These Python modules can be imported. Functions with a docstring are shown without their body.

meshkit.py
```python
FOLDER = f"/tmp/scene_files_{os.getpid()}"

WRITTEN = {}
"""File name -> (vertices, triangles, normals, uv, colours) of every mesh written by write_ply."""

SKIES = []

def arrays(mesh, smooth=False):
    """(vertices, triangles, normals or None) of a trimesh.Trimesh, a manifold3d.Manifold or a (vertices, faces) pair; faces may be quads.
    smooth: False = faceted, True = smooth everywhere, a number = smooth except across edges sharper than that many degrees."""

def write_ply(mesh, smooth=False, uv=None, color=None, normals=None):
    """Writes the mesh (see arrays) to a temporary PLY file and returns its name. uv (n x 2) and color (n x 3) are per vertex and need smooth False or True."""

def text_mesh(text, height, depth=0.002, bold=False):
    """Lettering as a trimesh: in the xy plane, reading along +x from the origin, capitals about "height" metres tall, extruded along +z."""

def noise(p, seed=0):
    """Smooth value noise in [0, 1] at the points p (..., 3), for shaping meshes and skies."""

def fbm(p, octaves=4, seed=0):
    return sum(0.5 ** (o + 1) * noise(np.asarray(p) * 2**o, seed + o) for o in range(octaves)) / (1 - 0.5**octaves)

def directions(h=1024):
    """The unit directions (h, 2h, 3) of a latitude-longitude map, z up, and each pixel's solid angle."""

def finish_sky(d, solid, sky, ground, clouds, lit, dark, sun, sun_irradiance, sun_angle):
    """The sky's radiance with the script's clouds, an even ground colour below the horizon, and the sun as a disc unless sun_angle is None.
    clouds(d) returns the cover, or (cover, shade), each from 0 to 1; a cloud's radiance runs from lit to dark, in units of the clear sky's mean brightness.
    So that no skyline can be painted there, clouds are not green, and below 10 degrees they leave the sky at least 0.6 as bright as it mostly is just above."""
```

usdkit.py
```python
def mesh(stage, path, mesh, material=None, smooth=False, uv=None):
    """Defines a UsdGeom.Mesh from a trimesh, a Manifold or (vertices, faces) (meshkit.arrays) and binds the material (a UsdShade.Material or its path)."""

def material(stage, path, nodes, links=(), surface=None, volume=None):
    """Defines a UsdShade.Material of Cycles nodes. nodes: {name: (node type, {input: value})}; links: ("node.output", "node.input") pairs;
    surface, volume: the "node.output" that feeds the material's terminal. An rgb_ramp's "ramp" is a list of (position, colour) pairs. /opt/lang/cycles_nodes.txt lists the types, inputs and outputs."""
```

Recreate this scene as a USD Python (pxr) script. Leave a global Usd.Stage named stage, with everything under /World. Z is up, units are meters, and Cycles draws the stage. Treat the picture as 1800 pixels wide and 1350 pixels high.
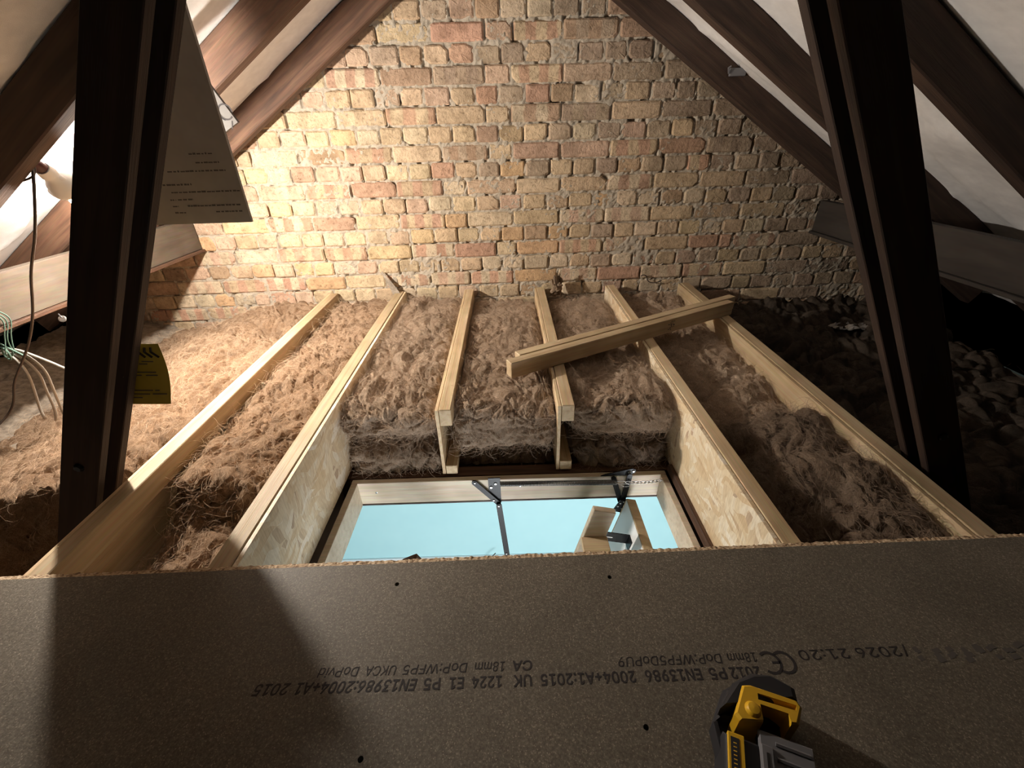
import math, random
import numpy as np, trimesh, manifold3d as mf
import usdkit, meshkit
from shapely.geometry import Polygon
from pxr import Usd, UsdGeom, UsdLux, UsdShade, Gf, Sdf, Vt

stage = Usd.Stage.CreateInMemory()
UsdGeom.SetStageUpAxis(stage, UsdGeom.Tokens.z)
UsdGeom.SetStageMetersPerUnit(stage, 1.0)
UsdGeom.Xform.Define(stage, '/World')
UsdGeom.Scope.Define(stage, '/World/Looks')
RNG = np.random.default_rng(11)
random.seed(11)

# ------------------------------------------------------------------ camera (z = 0 is the top of the new beams)
EXPOSURE = 0.0
EYE = (0.0, 0.0, 0.767)
PITCH, ROLL, FOCAL_PX = math.radians(29.918), math.radians(-1.742), 767.1
cam = UsdGeom.Camera.Define(stage, '/World/camera')
F = np.array([0.001, math.cos(PITCH), -math.sin(PITCH)])
R0 = np.array([1.0, -0.001, 0.0]); U0 = np.cross(R0, F)
RR = math.cos(ROLL) * R0 + math.sin(ROLL) * U0
UU = -math.sin(ROLL) * R0 + math.cos(ROLL) * U0
cam.AddTransformOp().Set(Gf.Matrix4d(*RR, 0, *UU, 0, *(-F), 0, *EYE, 1))
cam.CreateHorizontalApertureAttr(36.0)
cam.CreateVerticalApertureAttr(27.0)
cam.CreateFocalLengthAttr(36.0 * FOCAL_PX / 1800)
cam.CreateClippingRangeAttr((0.02, 100.0))
cam.CreateExposureAttr(EXPOSURE)

# ------------------------------------------------------------------ light: daylight in the room below (the loft's own lamp is built further down)
LAMP_STRENGTH = 3900.0
LAMP_COLOUR = (1.0, 0.90, 0.79)
BULB = np.array([-1.312, 1.462, 0.640])
LAMP_AXIS = np.array([0.92, 0.30, -0.18])
win = UsdLux.RectLight.Define(stage, '/World/daylight')
win.CreateWidthAttr(1.5); win.CreateHeightAttr(1.1)
win.CreateIntensityAttr(17.5)
win.CreateColorAttr(Gf.Vec3f(0.97, 0.97, 1.0))
win.AddTranslateOp().Set((0.35, -0.95, -1.62)); win.AddRotateZOp().Set(4.0); win.AddRotateXOp().Set(90.0)    # stands for an unseen window; placed to light the hatch frame

# ------------------------------------------------------------------ helpers
COUNT = {}
def path_for(parent, name):
    base = parent.GetPath().pathString if parent is not None else '/World'
    k = COUNT.get((base, name), 0); COUNT[(base, name)] = k + 1
    return f'{base}/{name}' if k == 0 else f'{base}/{name}_{k:03d}'
def meta(prim, label=None, cat=None, group=None, kind=None):
    for k, v in (('label', label), ('category', cat), ('group', group), ('kind', kind)):
        if v: prim.SetCustomDataByKey(k, v)
    return prim
LOC = {}
def thing(name, label, cat, loc=(0, 0, 0), group=None):
    p = path_for(None, name)
    x = UsdGeom.Xform.Define(stage, p); x.AddTranslateOp().Set(Gf.Vec3d(*map(float, loc)))
    LOC[p] = np.array(loc, float)
    return meta(x.GetPrim(), label, cat, group)
def world_offset(parent):
    off = np.zeros(3)
    if parent is None: return off
    p = parent.GetPath()
    while p.pathString not in ('/', '/World'):
        off = off + LOC.get(p.pathString, 0); p = p.GetParentPath()
    return off
def obj(name, m, mat, parent=None, xf=None, smooth=False, label=None, cat=None, group=None, kind=None, uv=None, prim=None):
    """One Mesh. Without xf the mesh is in world coordinates; with xf (4x4, world) the mesh is local to that frame."""
    p = path_for(parent, name)
    off = world_offset(parent)
    if xf is None:
        c = None
        if isinstance(m, tuple): m = (np.asarray(m[0]) - off, m[1])
        elif hasattr(m, 'to_mesh'): m = m.translate([-float(v) for v in off])
        else: m = m.copy(); m.apply_translation(-off)
    g = usdkit.mesh(stage, p, m, MAT[mat], smooth, uv)
    if xf is not None:
        t = np.array(xf, float).copy(); t[:3, 3] -= off
        g.AddTransformOp().Set(Gf.Matrix4d(*t.T.ravel().tolist()))
        LOC[p] = t[:3, 3]
    else: LOC[p] = np.zeros(3)
    for k, v in (prim or {}).items():
        UsdGeom.PrimvarsAPI(g).CreatePrimvar(k, Sdf.ValueTypeNames.Color3fArray, 'vertex').Set(Vt.Vec3fArray.FromNumpy(np.asarray(v, np.float32)))
    return meta(g.GetPrim(), label, cat, group, kind)
def cat_(*ms):
    out = []
    for m in ms:
        if isinstance(m, tuple): m = trimesh.Trimesh(np.asarray(m[0], float), np.asarray(m[1]), process=False)
        elif hasattr(m, 'to_mesh'):
            q = m.to_mesh(); m = trimesh.Trimesh(q.vert_properties[:, :3], q.tri_verts, process=False)
        out.append(m)
    return trimesh.util.concatenate(out)
def frame(p0, p1, up=(0, 0, 1)):
    """4x4 with x along p0->p1, z as near to up as it can be, origin at p0; and the length."""
    p0, p1 = np.array(p0, float), np.array(p1, float)
    x = p1 - p0; L = np.linalg.norm(x); x /= L
    z = np.array(up, float); z = z - x * (z @ x); z /= np.linalg.norm(z); y = np.cross(z, x)
    M = np.eye(4); M[:3, 0], M[:3, 1], M[:3, 2], M[:3, 3] = x, y, z, p0
    return M, L
def bar(L, w, h, c=0.002, x0=0.0):
    """Chamfered timber along x from x0 to x0+L, w across (y), h up (z), centred."""
    a, b = w / 2, h / 2
    P = np.array([(-a + c, -b), (a - c, -b), (a, -b + c), (a, b - c), (a - c, b), (-a + c, b), (-a, b - c), (-a, -b + c)])
    n = len(P); V = []
    e = min(c, L / 4)
    for x, s in ((x0, c), (x0 + e, 0), (x0 + L - e, 0), (x0 + L, c)):
        k = 1 - s / min(a, b) * 0.9
        V += [(x, p[0] * k if s else p[0], p[1] * k if s else p[1]) for p in P]
    T = []
    for r in range(3):
        for i in range(n):
            j = (i + 1) % n; A, B, C, D = r * n + i, r * n + j, (r + 1) * n + j, (r + 1) * n + i
            T += [(A, B, C), (A, C, D)]
    T = [t[::-1] for t in T] if False else T
    for i in range(1, n - 1): T += [(0, i + 1, i), (3 * n, 3 * n + i, 3 * n + i + 1)]
    m = trimesh.Trimesh(np.array(V), np.array(T), process=False)
    if m.volume < 0: m.invert()
    return m
def timber(name, p0, p1, w, h, mat, parent=None, up=(0, 0, 1), c=0.002, **k):
    M, L = frame(p0, p1, up)
    return obj(name, bar(L, w, h, c), mat, parent, M, **k)
def box(x0, x1, y0, y1, z0, z1, c=0.0015):
    m = mf.Manifold.cube([x1 - x0, y1 - y0, z1 - z0]).translate([x0, y0, z0])
    return cat_(m) if c <= 0 else rbox(x0, x1, y0, y1, z0, z1, c)
def rbox(x0, x1, y0, y1, z0, z1, c):
    pts = []
    for x, sx in ((x0, 1), (x1, -1)):
        for y, sy in ((y0, 1), (y1, -1)):
            for z, sz in ((z0, 1), (z1, -1)):
                pts += [(x + sx * c, y + sy * c, z), (x + sx * c, y, z + sz * c), (x, y + sy * c, z + sz * c)]
    return cat_(mf.Manifold.hull_points(np.array(pts, float)))
def tube(points, r, sides=8, closed=False, caps=True):
    P = np.array(points, float); n = len(P)
    t = np.gradient(P, axis=0) if not closed else np.roll(P, -1, 0) - np.roll(P, 1, 0)
    t /= np.linalg.norm(t, axis=1, keepdims=True) + 1e-12
    a = np.zeros_like(P); ref = np.array([0, 0, 1.0]) if abs(t[0, 2]) < 0.9 else np.array([1.0, 0, 0])
    for i in range(n):
        v = ref - t[i] * (ref @ t[i]); v /= np.linalg.norm(v) + 1e-12; a[i] = v; ref = v
    b = np.cross(t, a); ang = np.arange(sides) * 2 * np.pi / sides
    r = np.broadcast_to(r, (n,))
    V = (P[:, None] + r[:, None, None] * (np.cos(ang)[None, :, None] * a[:, None] + np.sin(ang)[None, :, None] * b[:, None])).reshape(-1, 3)
    T = []
    for i in range(n if closed else n - 1):
        i2 = (i + 1) % n
        for j in range(sides):
            k = (j + 1) % sides
            A, B, C, D = i * sides + j, i * sides + k, i2 * sides + k, i2 * sides + j
            T += [(A, B, C), (A, C, D)]
    if caps and not closed:
        V = np.vstack([V, P[0], P[-1]])
        for j in range(sides):
            k = (j + 1) % sides
            T += [(len(V) - 2, k, j), (len(V) - 1, (n - 1) * sides + j, (n - 1) * sides + k)]
    return trimesh.Trimesh(V, np.array(T), process=False)
def spline(pts, n):
    from scipy.interpolate import CubicSpline
    P = np.array(pts, float); s = np.r_[0, np.cumsum(np.linalg.norm(np.diff(P, axis=0), axis=1))]
    return CubicSpline(s, P)(np.linspace(0, s[-1], n))
def lathe(profile, axis_from, axis_dir, n=32):
    """profile: (distance along the axis, radius)."""
    d = np.array(axis_dir, float); d /= np.linalg.norm(d)
    a = np.cross(d, [0, 0, 1.0]); a /= np.linalg.norm(a); b = np.cross(d, a)
    ang = np.arange(n) * 2 * np.pi / n; V, T = [], []
    for s, r in profile:
        V += [np.array(axis_from) + d * s + r * (math.cos(t) * a + math.sin(t) * b) for t in ang]
    for i in range(len(profile) - 1):
        for j in range(n):
            k = (j + 1) % n; A, B, C, D = i * n + j, i * n + k, (i + 1) * n + k, (i + 1) * n + j
            T += [(A, B, C), (A, C, D)]
    m = trimesh.Trimesh(np.array(V), np.array(T), process=False)
    return m
def disc(c, nrm, r, h, n=12):
    c, nrm = np.array(c, float), np.array(nrm, float); nrm /= np.linalg.norm(nrm)
    return lathe([(0, 0.0001), (0, r), (h * 0.7, r), (h, r * 0.7), (h, 0.0001)], c, nrm, n)
def prism(poly, p0, ux, uy, depth):
    """Polygon (2-D points) in the plane p0 + a ux + b uy, extruded by depth along ux x uy."""
    m = trimesh.creation.extrude_polygon(Polygon(poly), depth, engine='earcut')
    ux, uy = np.array(ux, float), np.array(uy, float); M = np.eye(4)
    M[:3, 0], M[:3, 1], M[:3, 2], M[:3, 3] = ux, uy, np.cross(ux, uy), p0
    m.apply_transform(M); return m

# ------------------------------------------------------------------ materials
MAT = {}
def mat(name, nodes, links, surface='p.BSDF'):
    MAT[name] = usdkit.material(stage, '/World/Looks/' + name, nodes, links, surface)
def plain(name, col, rough=0.6, metal=0.0, **k):
    mat(name, {'p': ('principled_bsdf', {'base_color': col, 'roughness': rough, 'metallic': metal, **k})}, [])
def wood(name, dark, mid, light, grain=(2.0, 55.0, 55.0), rough=0.65, bump=0.25, vary=0.22):
    mat(name, {
        'tc': ('texture_coordinate', {}), 'oi': ('object_info', {}),
        'sh': ('mix_vector', {'fac': 1.0}), 'ofs': ('combine_xyz', {}), 'm17': ('math', {'math_type': 'multiply', 'value2': 17.0}),
        'add': ('mix', {'mix_type': 'add', 'fac': 1.0}),
        'mp': ('mapping', {'scale': grain}), 'mp2': ('mapping', {'scale': (grain[0] * 5, grain[1] * 6, grain[2] * 6)}),
        'n': ('noise_texture', {'scale': 1.0, 'detail': 3.0, 'distortion': 0.6}),
        'n2': ('noise_texture', {'scale': 1.0, 'detail': 3.0}), 'n3': ('noise_texture', {'scale': 7.0, 'detail': 2.0}),
        'r': ('rgb_ramp', {'ramp': [(0.25, dark), (0.48, mid), (0.72, light)]}),
        'mixg': ('mix', {'mix_type': 'multiply', 'fac': 0.35}), 'mixn': ('mix', {'mix_type': 'multiply', 'fac': 0.45}),
        'r3': ('rgb_ramp', {'ramp': [(0.35, (0.62, 0.56, 0.5)), (0.6, (1, 1, 1))]}),
        'vr': ('map_range', {'from_min': 0.0, 'from_max': 1.0, 'to_min': 1.0 - vary, 'to_max': 1.0 + vary}),
        'hsv': ('hsv', {}),
        'b': ('bump', {'strength': bump, 'distance': 0.002}), 'p': ('principled_bsdf', {'roughness': rough})},
        [('oi.random', 'm17.value1'), ('m17.value', 'ofs.x'), ('m17.value', 'ofs.y'), ('tc.object', 'add.color1'), ('ofs.vector', 'add.color2'),
         ('add.color', 'mp.vector'), ('add.color', 'mp2.vector'), ('mp.vector', 'n.vector'), ('mp2.vector', 'n2.vector'), ('add.color', 'n3.vector'),
         ('n.fac', 'r.fac'), ('r.color', 'mixg.color1'), ('n2.color', 'mixg.color2'), ('mixg.color', 'mixn.color1'), ('n3.fac', 'r3.fac'), ('r3.color', 'mixn.color2'),
         ('oi.random', 'vr.value'), ('vr.result', 'hsv.value'), ('mixn.color', 'hsv.color'), ('hsv.color', 'p.base_color'),
         ('n2.fac', 'b.height'), ('b.normal', 'p.normal')])
wood('pine', (0.52, 0.37, 0.20), (0.67, 0.51, 0.31), (0.75, 0.60, 0.39))
wood('pine_pale', (0.56, 0.45, 0.32), (0.66, 0.56, 0.42), (0.74, 0.64, 0.50), rough=0.5)
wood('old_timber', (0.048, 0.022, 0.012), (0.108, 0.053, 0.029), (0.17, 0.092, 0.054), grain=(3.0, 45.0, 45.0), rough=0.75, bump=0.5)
wood('stained_unlit_timber', (0.014, 0.006, 0.003), (0.026, 0.012, 0.006), (0.042, 0.021, 0.011), grain=(3.0, 45.0, 45.0), rough=0.8, bump=0.5)  # stained wood, darkened further in colour for the struts' unlit faces
wood('shaded_timber', (0.022, 0.011, 0.007), (0.048, 0.025, 0.015), (0.08, 0.046, 0.029), grain=(3.0, 45.0, 45.0), rough=0.8, bump=0.5)  # same wood as old_timber, shade painted into its colour
wood('lamplit_board', (0.13, 0.098, 0.07), (0.18, 0.142, 0.105), (0.22, 0.18, 0.14), grain=(3, 20, 20), rough=0.85)  # left purlin: lightened in colour for the lamp close by
wood('shaded_board', (0.022, 0.016, 0.012), (0.036, 0.028, 0.022), (0.052, 0.042, 0.034), grain=(3, 20, 20), rough=0.85)  # right purlin: same board, shade painted into its colour
wood('ply_edge', (0.58, 0.45, 0.28), (0.72, 0.58, 0.37), (0.78, 0.65, 0.45), grain=(20.0, 300.0, 60.0), bump=0.5)
def attr_brick():
    mat('brick_clay', {
        'a': ('attribute', {'attribute': 'tone'}), 'a2': ('attribute', {'attribute': 'tone2'}), 'a3': ('attribute', {'attribute': 'band'}),
        'sx': ('separate_xyz', {}), 'g': ('geometry', {}),
        'w': ('noise_texture', {'scale': 22.0, 'detail': 2.0}), 'wm': ('math', {'math_type': 'multiply_add', 'value2': 1.6, 'value3': -0.8}),
        'ph': ('math', {'math_type': 'add'}), 'sn': ('math', {'math_type': 'sine'}),
        'st': ('map_range', {'range_type': 'smoothstep', 'from_min': -0.25, 'from_max': 0.25}),
        'mx': ('mix', {'mix_type': 'mix'}),
        'n': ('noise_texture', {'scale': 60.0, 'detail': 5.0, 'roughness': 0.65}), 'r': ('rgb_ramp', {'ramp': [(0.30, (0.42, 0.38, 0.34)), (0.43, (0.92, 0.91, 0.9)), (0.55, (1.03, 1.03, 1.03)), (0.75, (1.2, 1.18, 1.12))]}),
        'm2': ('mix', {'mix_type': 'multiply', 'fac': 0.8}),
        'v': ('voronoi_texture', {'scale': 85.0}), 'vr': ('rgb_ramp', {'ramp': [(0.0, (0.25, 0.2, 0.17)), (0.13, (0.3, 0.25, 0.2)), (0.2, (1, 1, 1))]}),
        'v2': ('noise_texture', {'scale': 9.0, 'detail': 1.0}), 'v2r': ('map_range', {'from_min': 0.45, 'from_max': 0.62, 'to_min': 0.0, 'to_max': 0.7, 'clamp': True}),
        'm3': ('mix', {'mix_type': 'multiply'}),
        'sc': ('noise_texture', {'scale': 14.0, 'detail': 4.0}), 'scr': ('rgb_ramp', {'ramp': [(0.36, (0.6, 0.58, 0.55)), (0.55, (1, 1, 1))]}), 'm4': ('mix', {'mix_type': 'multiply', 'fac': 0.6}),
        'b': ('bump', {'strength': 1.0, 'distance': 0.007}), 'p': ('principled_bsdf', {'roughness': 0.92, 'specular_ior_level': 0.2})},
        [('g.position', 'w.vector'), ('g.position', 'n.vector'), ('g.position', 'v.vector'), ('g.position', 'v2.vector'), ('g.position', 'sc.vector'),
         ('w.fac', 'wm.value1'), ('a3.vector', 'sx.vector'), ('sx.x', 'ph.value1'), ('wm.value', 'ph.value2'), ('ph.value', 'sn.value1'), ('sn.value', 'st.value'), ('st.result', 'mx.fac'),
         ('a.color', 'mx.color1'), ('a2.color', 'mx.color2'), ('n.fac', 'r.fac'), ('mx.color', 'm2.color1'), ('r.color', 'm2.color2'),
         ('v.distance', 'vr.fac'), ('v2.fac', 'v2r.value'), ('v2r.result', 'm3.fac'), ('m2.color', 'm3.color1'), ('vr.color', 'm3.color2'),
         ('sc.fac', 'scr.fac'), ('m3.color', 'm4.color1'), ('scr.color', 'm4.color2'), ('m4.color', 'p.base_color'), ('n.fac', 'b.height'), ('b.normal', 'p.normal')])
attr_brick()
mat('mortar', {'g': ('geometry', {}), 'n': ('noise_texture', {'scale': 45.0, 'detail': 6.0, 'roughness': 0.7}),
    'r': ('rgb_ramp', {'ramp': [(0.26, (0.22, 0.185, 0.15)), (0.42, (0.42, 0.365, 0.29)), (0.7, (0.52, 0.46, 0.375))]}),
    'b': ('bump', {'strength': 1.0, 'distance': 0.006}), 'p': ('principled_bsdf', {'roughness': 0.95, 'specular_ior_level': 0.1})},
    [('g.position', 'n.vector'), ('n.fac', 'r.fac'), ('r.color', 'p.base_color'), ('n.fac', 'b.height'), ('b.normal', 'p.normal')])
def woolmat(name, cols, dirt=0.6):
    mat(name, {'g': ('geometry', {}),
        'n': ('noise_texture', {'scale': 16.0, 'detail': 4.0, 'distortion': 1.2}), 'r': ('rgb_ramp', {'ramp': list(zip((0.3, 0.5, 0.7), cols))}),
        'w': ('noise_texture', {'scale': 9.0, 'detail': 2.0}), 'wa': ('mix', {'mix_type': 'add', 'fac': 0.10}),
        'mp': ('mapping', {'scale': (3.2, 0.8, 1.8), 'rotation': (0.3, 0.2, 0.5)}),
        'f': ('noise_texture', {'scale': 95.0, 'detail': 6.0, 'roughness': 0.72, 'distortion': 1.4}), 'fr': ('rgb_ramp', {'ramp': [(0.32, (0.36, 0.32, 0.29)), (0.46, (0.86, 0.84, 0.82)), (0.56, (1.06, 1.05, 1.04)), (0.7, (1.45, 1.42, 1.36))]}),
        'm': ('mix', {'mix_type': 'multiply', 'fac': 1.0}),
        'd': ('noise_texture', {'scale': 7.0, 'detail': 5.0, 'roughness': 0.62}), 'dr': ('rgb_ramp', {'ramp': [(0.33, (0.30, 0.27, 0.25)), (0.45, (1, 1, 1))]}),
        'm2': ('mix', {'mix_type': 'multiply', 'fac': dirt}),
        'b': ('bump', {'strength': 1.0, 'distance': 0.018}), 'p': ('principled_bsdf', {'roughness': 1.0, 'specular_ior_level': 0.08, 'sheen_weight': 0.12, 'sheen_tint': (1.0, 0.85, 0.7)})},
        [('g.position', 'n.vector'), ('g.position', 'w.vector'), ('g.position', 'wa.color1'), ('w.color', 'wa.color2'), ('wa.color', 'mp.vector'), ('mp.vector', 'f.vector'), ('g.position', 'd.vector'), ('n.fac', 'r.fac'), ('f.fac', 'fr.fac'),
         ('r.color', 'm.color1'), ('fr.color', 'm.color2'), ('d.fac', 'dr.fac'), ('m.color', 'm2.color1'), ('dr.color', 'm2.color2'), ('m2.color', 'p.base_color'),
         ('f.fac', 'b.height'), ('b.normal', 'p.normal')])
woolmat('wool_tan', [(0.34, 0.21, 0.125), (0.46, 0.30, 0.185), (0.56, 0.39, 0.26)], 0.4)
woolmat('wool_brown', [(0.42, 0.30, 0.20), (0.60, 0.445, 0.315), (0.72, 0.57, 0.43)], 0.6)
woolmat('wool_shaded', [(0.18, 0.125, 0.085), (0.28, 0.20, 0.14), (0.38, 0.28, 0.20)], 0.6)  # the same brown wool, darkened in colour to stand for shade
woolmat('wool_unlit', [(0.03, 0.022, 0.016), (0.065, 0.048, 0.035), (0.12, 0.09, 0.068)], 0.7)  # wool right of the beams: lack of light painted as near-black
plain('wool_fibre', (0.62, 0.46, 0.32), 0.9)
plain('wool_fibre_dark', (0.50, 0.38, 0.28), 0.9)
plain('wool_fibre_shaded', (0.26, 0.19, 0.135), 0.9)  # hairs toned to match the shade-darkened wool
plain('wool_fibre_unlit', (0.10, 0.075, 0.055), 0.9)  # hairs toned to match the wool painted as unlit
mat('membrane', {'g': ('geometry', {}), 'n': ('noise_texture', {'scale': 25.0, 'detail': 4.0}), 'n2': ('noise_texture', {'scale': 380.0, 'detail': 2.0}),
    'r': ('rgb_ramp', {'ramp': [(0.3, (0.72, 0.72, 0.72)), (0.7, (0.82, 0.82, 0.815))]}), 'b': ('bump', {'strength': 0.35, 'distance': 0.001}),
    'p': ('principled_bsdf', {'roughness': 0.7})}, [('g.position', 'n.vector'), ('g.position', 'n2.vector'), ('n.fac', 'r.fac'), ('r.color', 'p.base_color'), ('n2.fac', 'b.height'), ('b.normal', 'p.normal')])
mat('chipboard', {'g': ('geometry', {}), 'v': ('voronoi_texture', {'scale': 620.0}), 'n': ('noise_texture', {'scale': 260.0, 'detail': 5.0, 'roughness': 0.75}),
    'vs': ('separate_color', {}), 'r': ('rgb_ramp', {'ramp': [(0.28, (0.085, 0.07, 0.052)), (0.46, (0.135, 0.115, 0.088)), (0.57, (0.17, 0.148, 0.116)), (0.70, (0.29, 0.26, 0.21))]}),
    'f': ('rgb_ramp', {'ramp': [(0.90, (0, 0, 0)), (0.97, (0.75, 0.75, 0.75))]}), 'm': ('mix', {'mix_type': 'mix', 'color2': (0.34, 0.30, 0.235)}),
    'n2': ('noise_texture', {'scale': 5.0, 'detail': 3.0}), 'r2': ('rgb_ramp', {'ramp': [(0.35, (0.86, 0.86, 0.86)), (0.65, (1.08, 1.08, 1.08))]}), 'm2': ('mix', {'mix_type': 'multiply', 'fac': 1.0}),
    'b': ('bump', {'strength': 0.35, 'distance': 0.0015}), 'p': ('principled_bsdf', {'roughness': 0.55, 'specular_ior_level': 0.35})},
    [('g.position', 'v.vector'), ('g.position', 'n.vector'), ('g.position', 'n2.vector'), ('n.fac', 'r.fac'), ('v.color', 'vs.color'), ('vs.r', 'f.fac'), ('f.color', 'm.fac'), ('r.color', 'm.color1'),
     ('n2.fac', 'r2.fac'), ('m.color', 'm2.color1'), ('r2.color', 'm2.color2'), ('m2.color', 'p.base_color'), ('n.fac', 'b.height'), ('b.normal', 'p.normal')])
mat('chip_raw', {'g': ('geometry', {}), 'mp': ('mapping', {'scale': (0.5, 1.0, 1.0)}), 'v': ('voronoi_texture', {'scale': 420.0}), 's': ('separate_color', {}),
    'r': ('rgb_ramp', {'ramp': [(0.0, (0.16, 0.09, 0.045)), (0.25, (0.36, 0.24, 0.14)), (0.6, (0.52, 0.38, 0.24)), (1.0, (0.68, 0.56, 0.40))]}),
    'b': ('bump', {'strength': 0.8, 'distance': 0.003}), 'p': ('principled_bsdf', {'roughness': 0.85})},
    [('g.position', 'mp.vector'), ('mp.vector', 'v.vector'), ('v.color', 's.color'), ('s.g', 'r.fac'), ('r.color', 'p.base_color'), ('s.r', 'b.height'), ('b.normal', 'p.normal')])
mat('osb', {'g': ('geometry', {}), 'w': ('noise_texture', {'scale': 6.0, 'detail': 1.0}), 'wm': ('mix', {'mix_type': 'add', 'fac': 0.15}),
    'm1': ('mapping', {'scale': (30.0, 13.0, 60.0), 'rotation': (0.9, 0.0, 0.0)}), 'm2': ('mapping', {'scale': (30.0, 62.0, 15.0), 'rotation': (-0.35, 0.0, 0.0)}),
    'v1': ('voronoi_texture', {'scale': 1.0}), 'v2': ('voronoi_texture', {'scale': 1.0}), 's1': ('separate_color', {}), 's2': ('separate_color', {}),
    'ra': ('rgb_ramp', {'ramp': [(0.0, (0.50, 0.36, 0.23)), (0.10, (0.66, 0.50, 0.31)), (0.5, (0.72, 0.58, 0.38)), (0.8, (0.78, 0.66, 0.47)), (1.0, (0.86, 0.79, 0.66))]}),
    'rb': ('rgb_ramp', {'ramp': [(0.0, (0.48, 0.35, 0.24)), (0.08, (0.68, 0.54, 0.36)), (0.6, (0.75, 0.63, 0.44)), (1.0, (0.83, 0.75, 0.60))]}),
    'k': ('rgb_ramp', {'ramp': [(0.45, (0, 0, 0)), (0.5, (1, 1, 1))]}), 'mx': ('mix', {'mix_type': 'mix'}),
    'mf': ('mapping', {'scale': (60.0, 60.0, 9.0), 'rotation': (0.3, 0, 0)}), 'f': ('noise_texture', {'scale': 4.0, 'detail': 4.0}), 'fr': ('rgb_ramp', {'ramp': [(0.3, (0.78, 0.74, 0.7)), (0.6, (1, 1, 1))]}), 'mm': ('mix', {'mix_type': 'multiply', 'fac': 0.8}),
    'b': ('bump', {'strength': 0.45, 'distance': 0.002}), 'p': ('principled_bsdf', {'roughness': 0.55})},
    [('g.position', 'w.vector'), ('g.position', 'wm.color1'), ('w.color', 'wm.color2'), ('wm.color', 'm1.vector'), ('wm.color', 'm2.vector'), ('m1.vector', 'v1.vector'), ('m2.vector', 'v2.vector'),
     ('v1.color', 's1.color'), ('v2.color', 's2.color'), ('s1.r', 'ra.fac'), ('s2.r', 'rb.fac'), ('s1.g', 'k.fac'), ('k.color', 'mx.fac'), ('ra.color', 'mx.color1'), ('rb.color', 'mx.color2'),
     ('g.position', 'mf.vector'), ('mf.vector', 'f.vector'), ('f.fac', 'fr.fac'), ('mx.color', 'mm.color1'), ('fr.color', 'mm.color2'), ('mm.color', 'p.base_color'), ('s1.b', 'b.height'), ('b.normal', 'p.normal')])
def speckle(name, a, b, scale, rough=0.85, bump=0.4):
    mat(name, {'g': ('geometry', {}), 'n': ('noise_texture', {'scale': scale, 'detail': 5.0, 'roughness': 0.65}), 'r': ('rgb_ramp', {'ramp': [(0.3, a), (0.7, b)]}),
        'b': ('bump', {'strength': bump, 'distance': 0.004}), 'p': ('principled_bsdf', {'roughness': rough})}, [('g.position', 'n.vector'), ('n.fac', 'r.fac'), ('r.color', 'p.base_color'), ('n.fac', 'b.height'), ('b.normal', 'p.normal')])
speckle('rubble_grey', (0.16, 0.13, 0.10), (0.40, 0.34, 0.27), 40.0)
speckle('lower_wall', (0.46, 0.73, 0.77), (0.50, 0.77, 0.80), 3.0, 0.7, 0.02)
speckle('plaster', (0.42, 0.38, 0.33), (0.55, 0.5, 0.44), 9.0)
speckle('sheet_grey', (0.30, 0.275, 0.25), (0.36, 0.33, 0.30), 14.0, 0.6, 0.05)
speckle('offcut_grey', (0.125, 0.118, 0.11), (0.155, 0.147, 0.138), 14.0, 0.7, 0.05)
speckle('added_lining_black', (0.012, 0.011, 0.010), (0.03, 0.028, 0.026), 30.0)  # for the added lining that soaks up bounced light
speckle('tag_yellow', (0.42, 0.33, 0.03), (0.50, 0.40, 0.05), 30.0, 0.5, 0.05)
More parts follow.
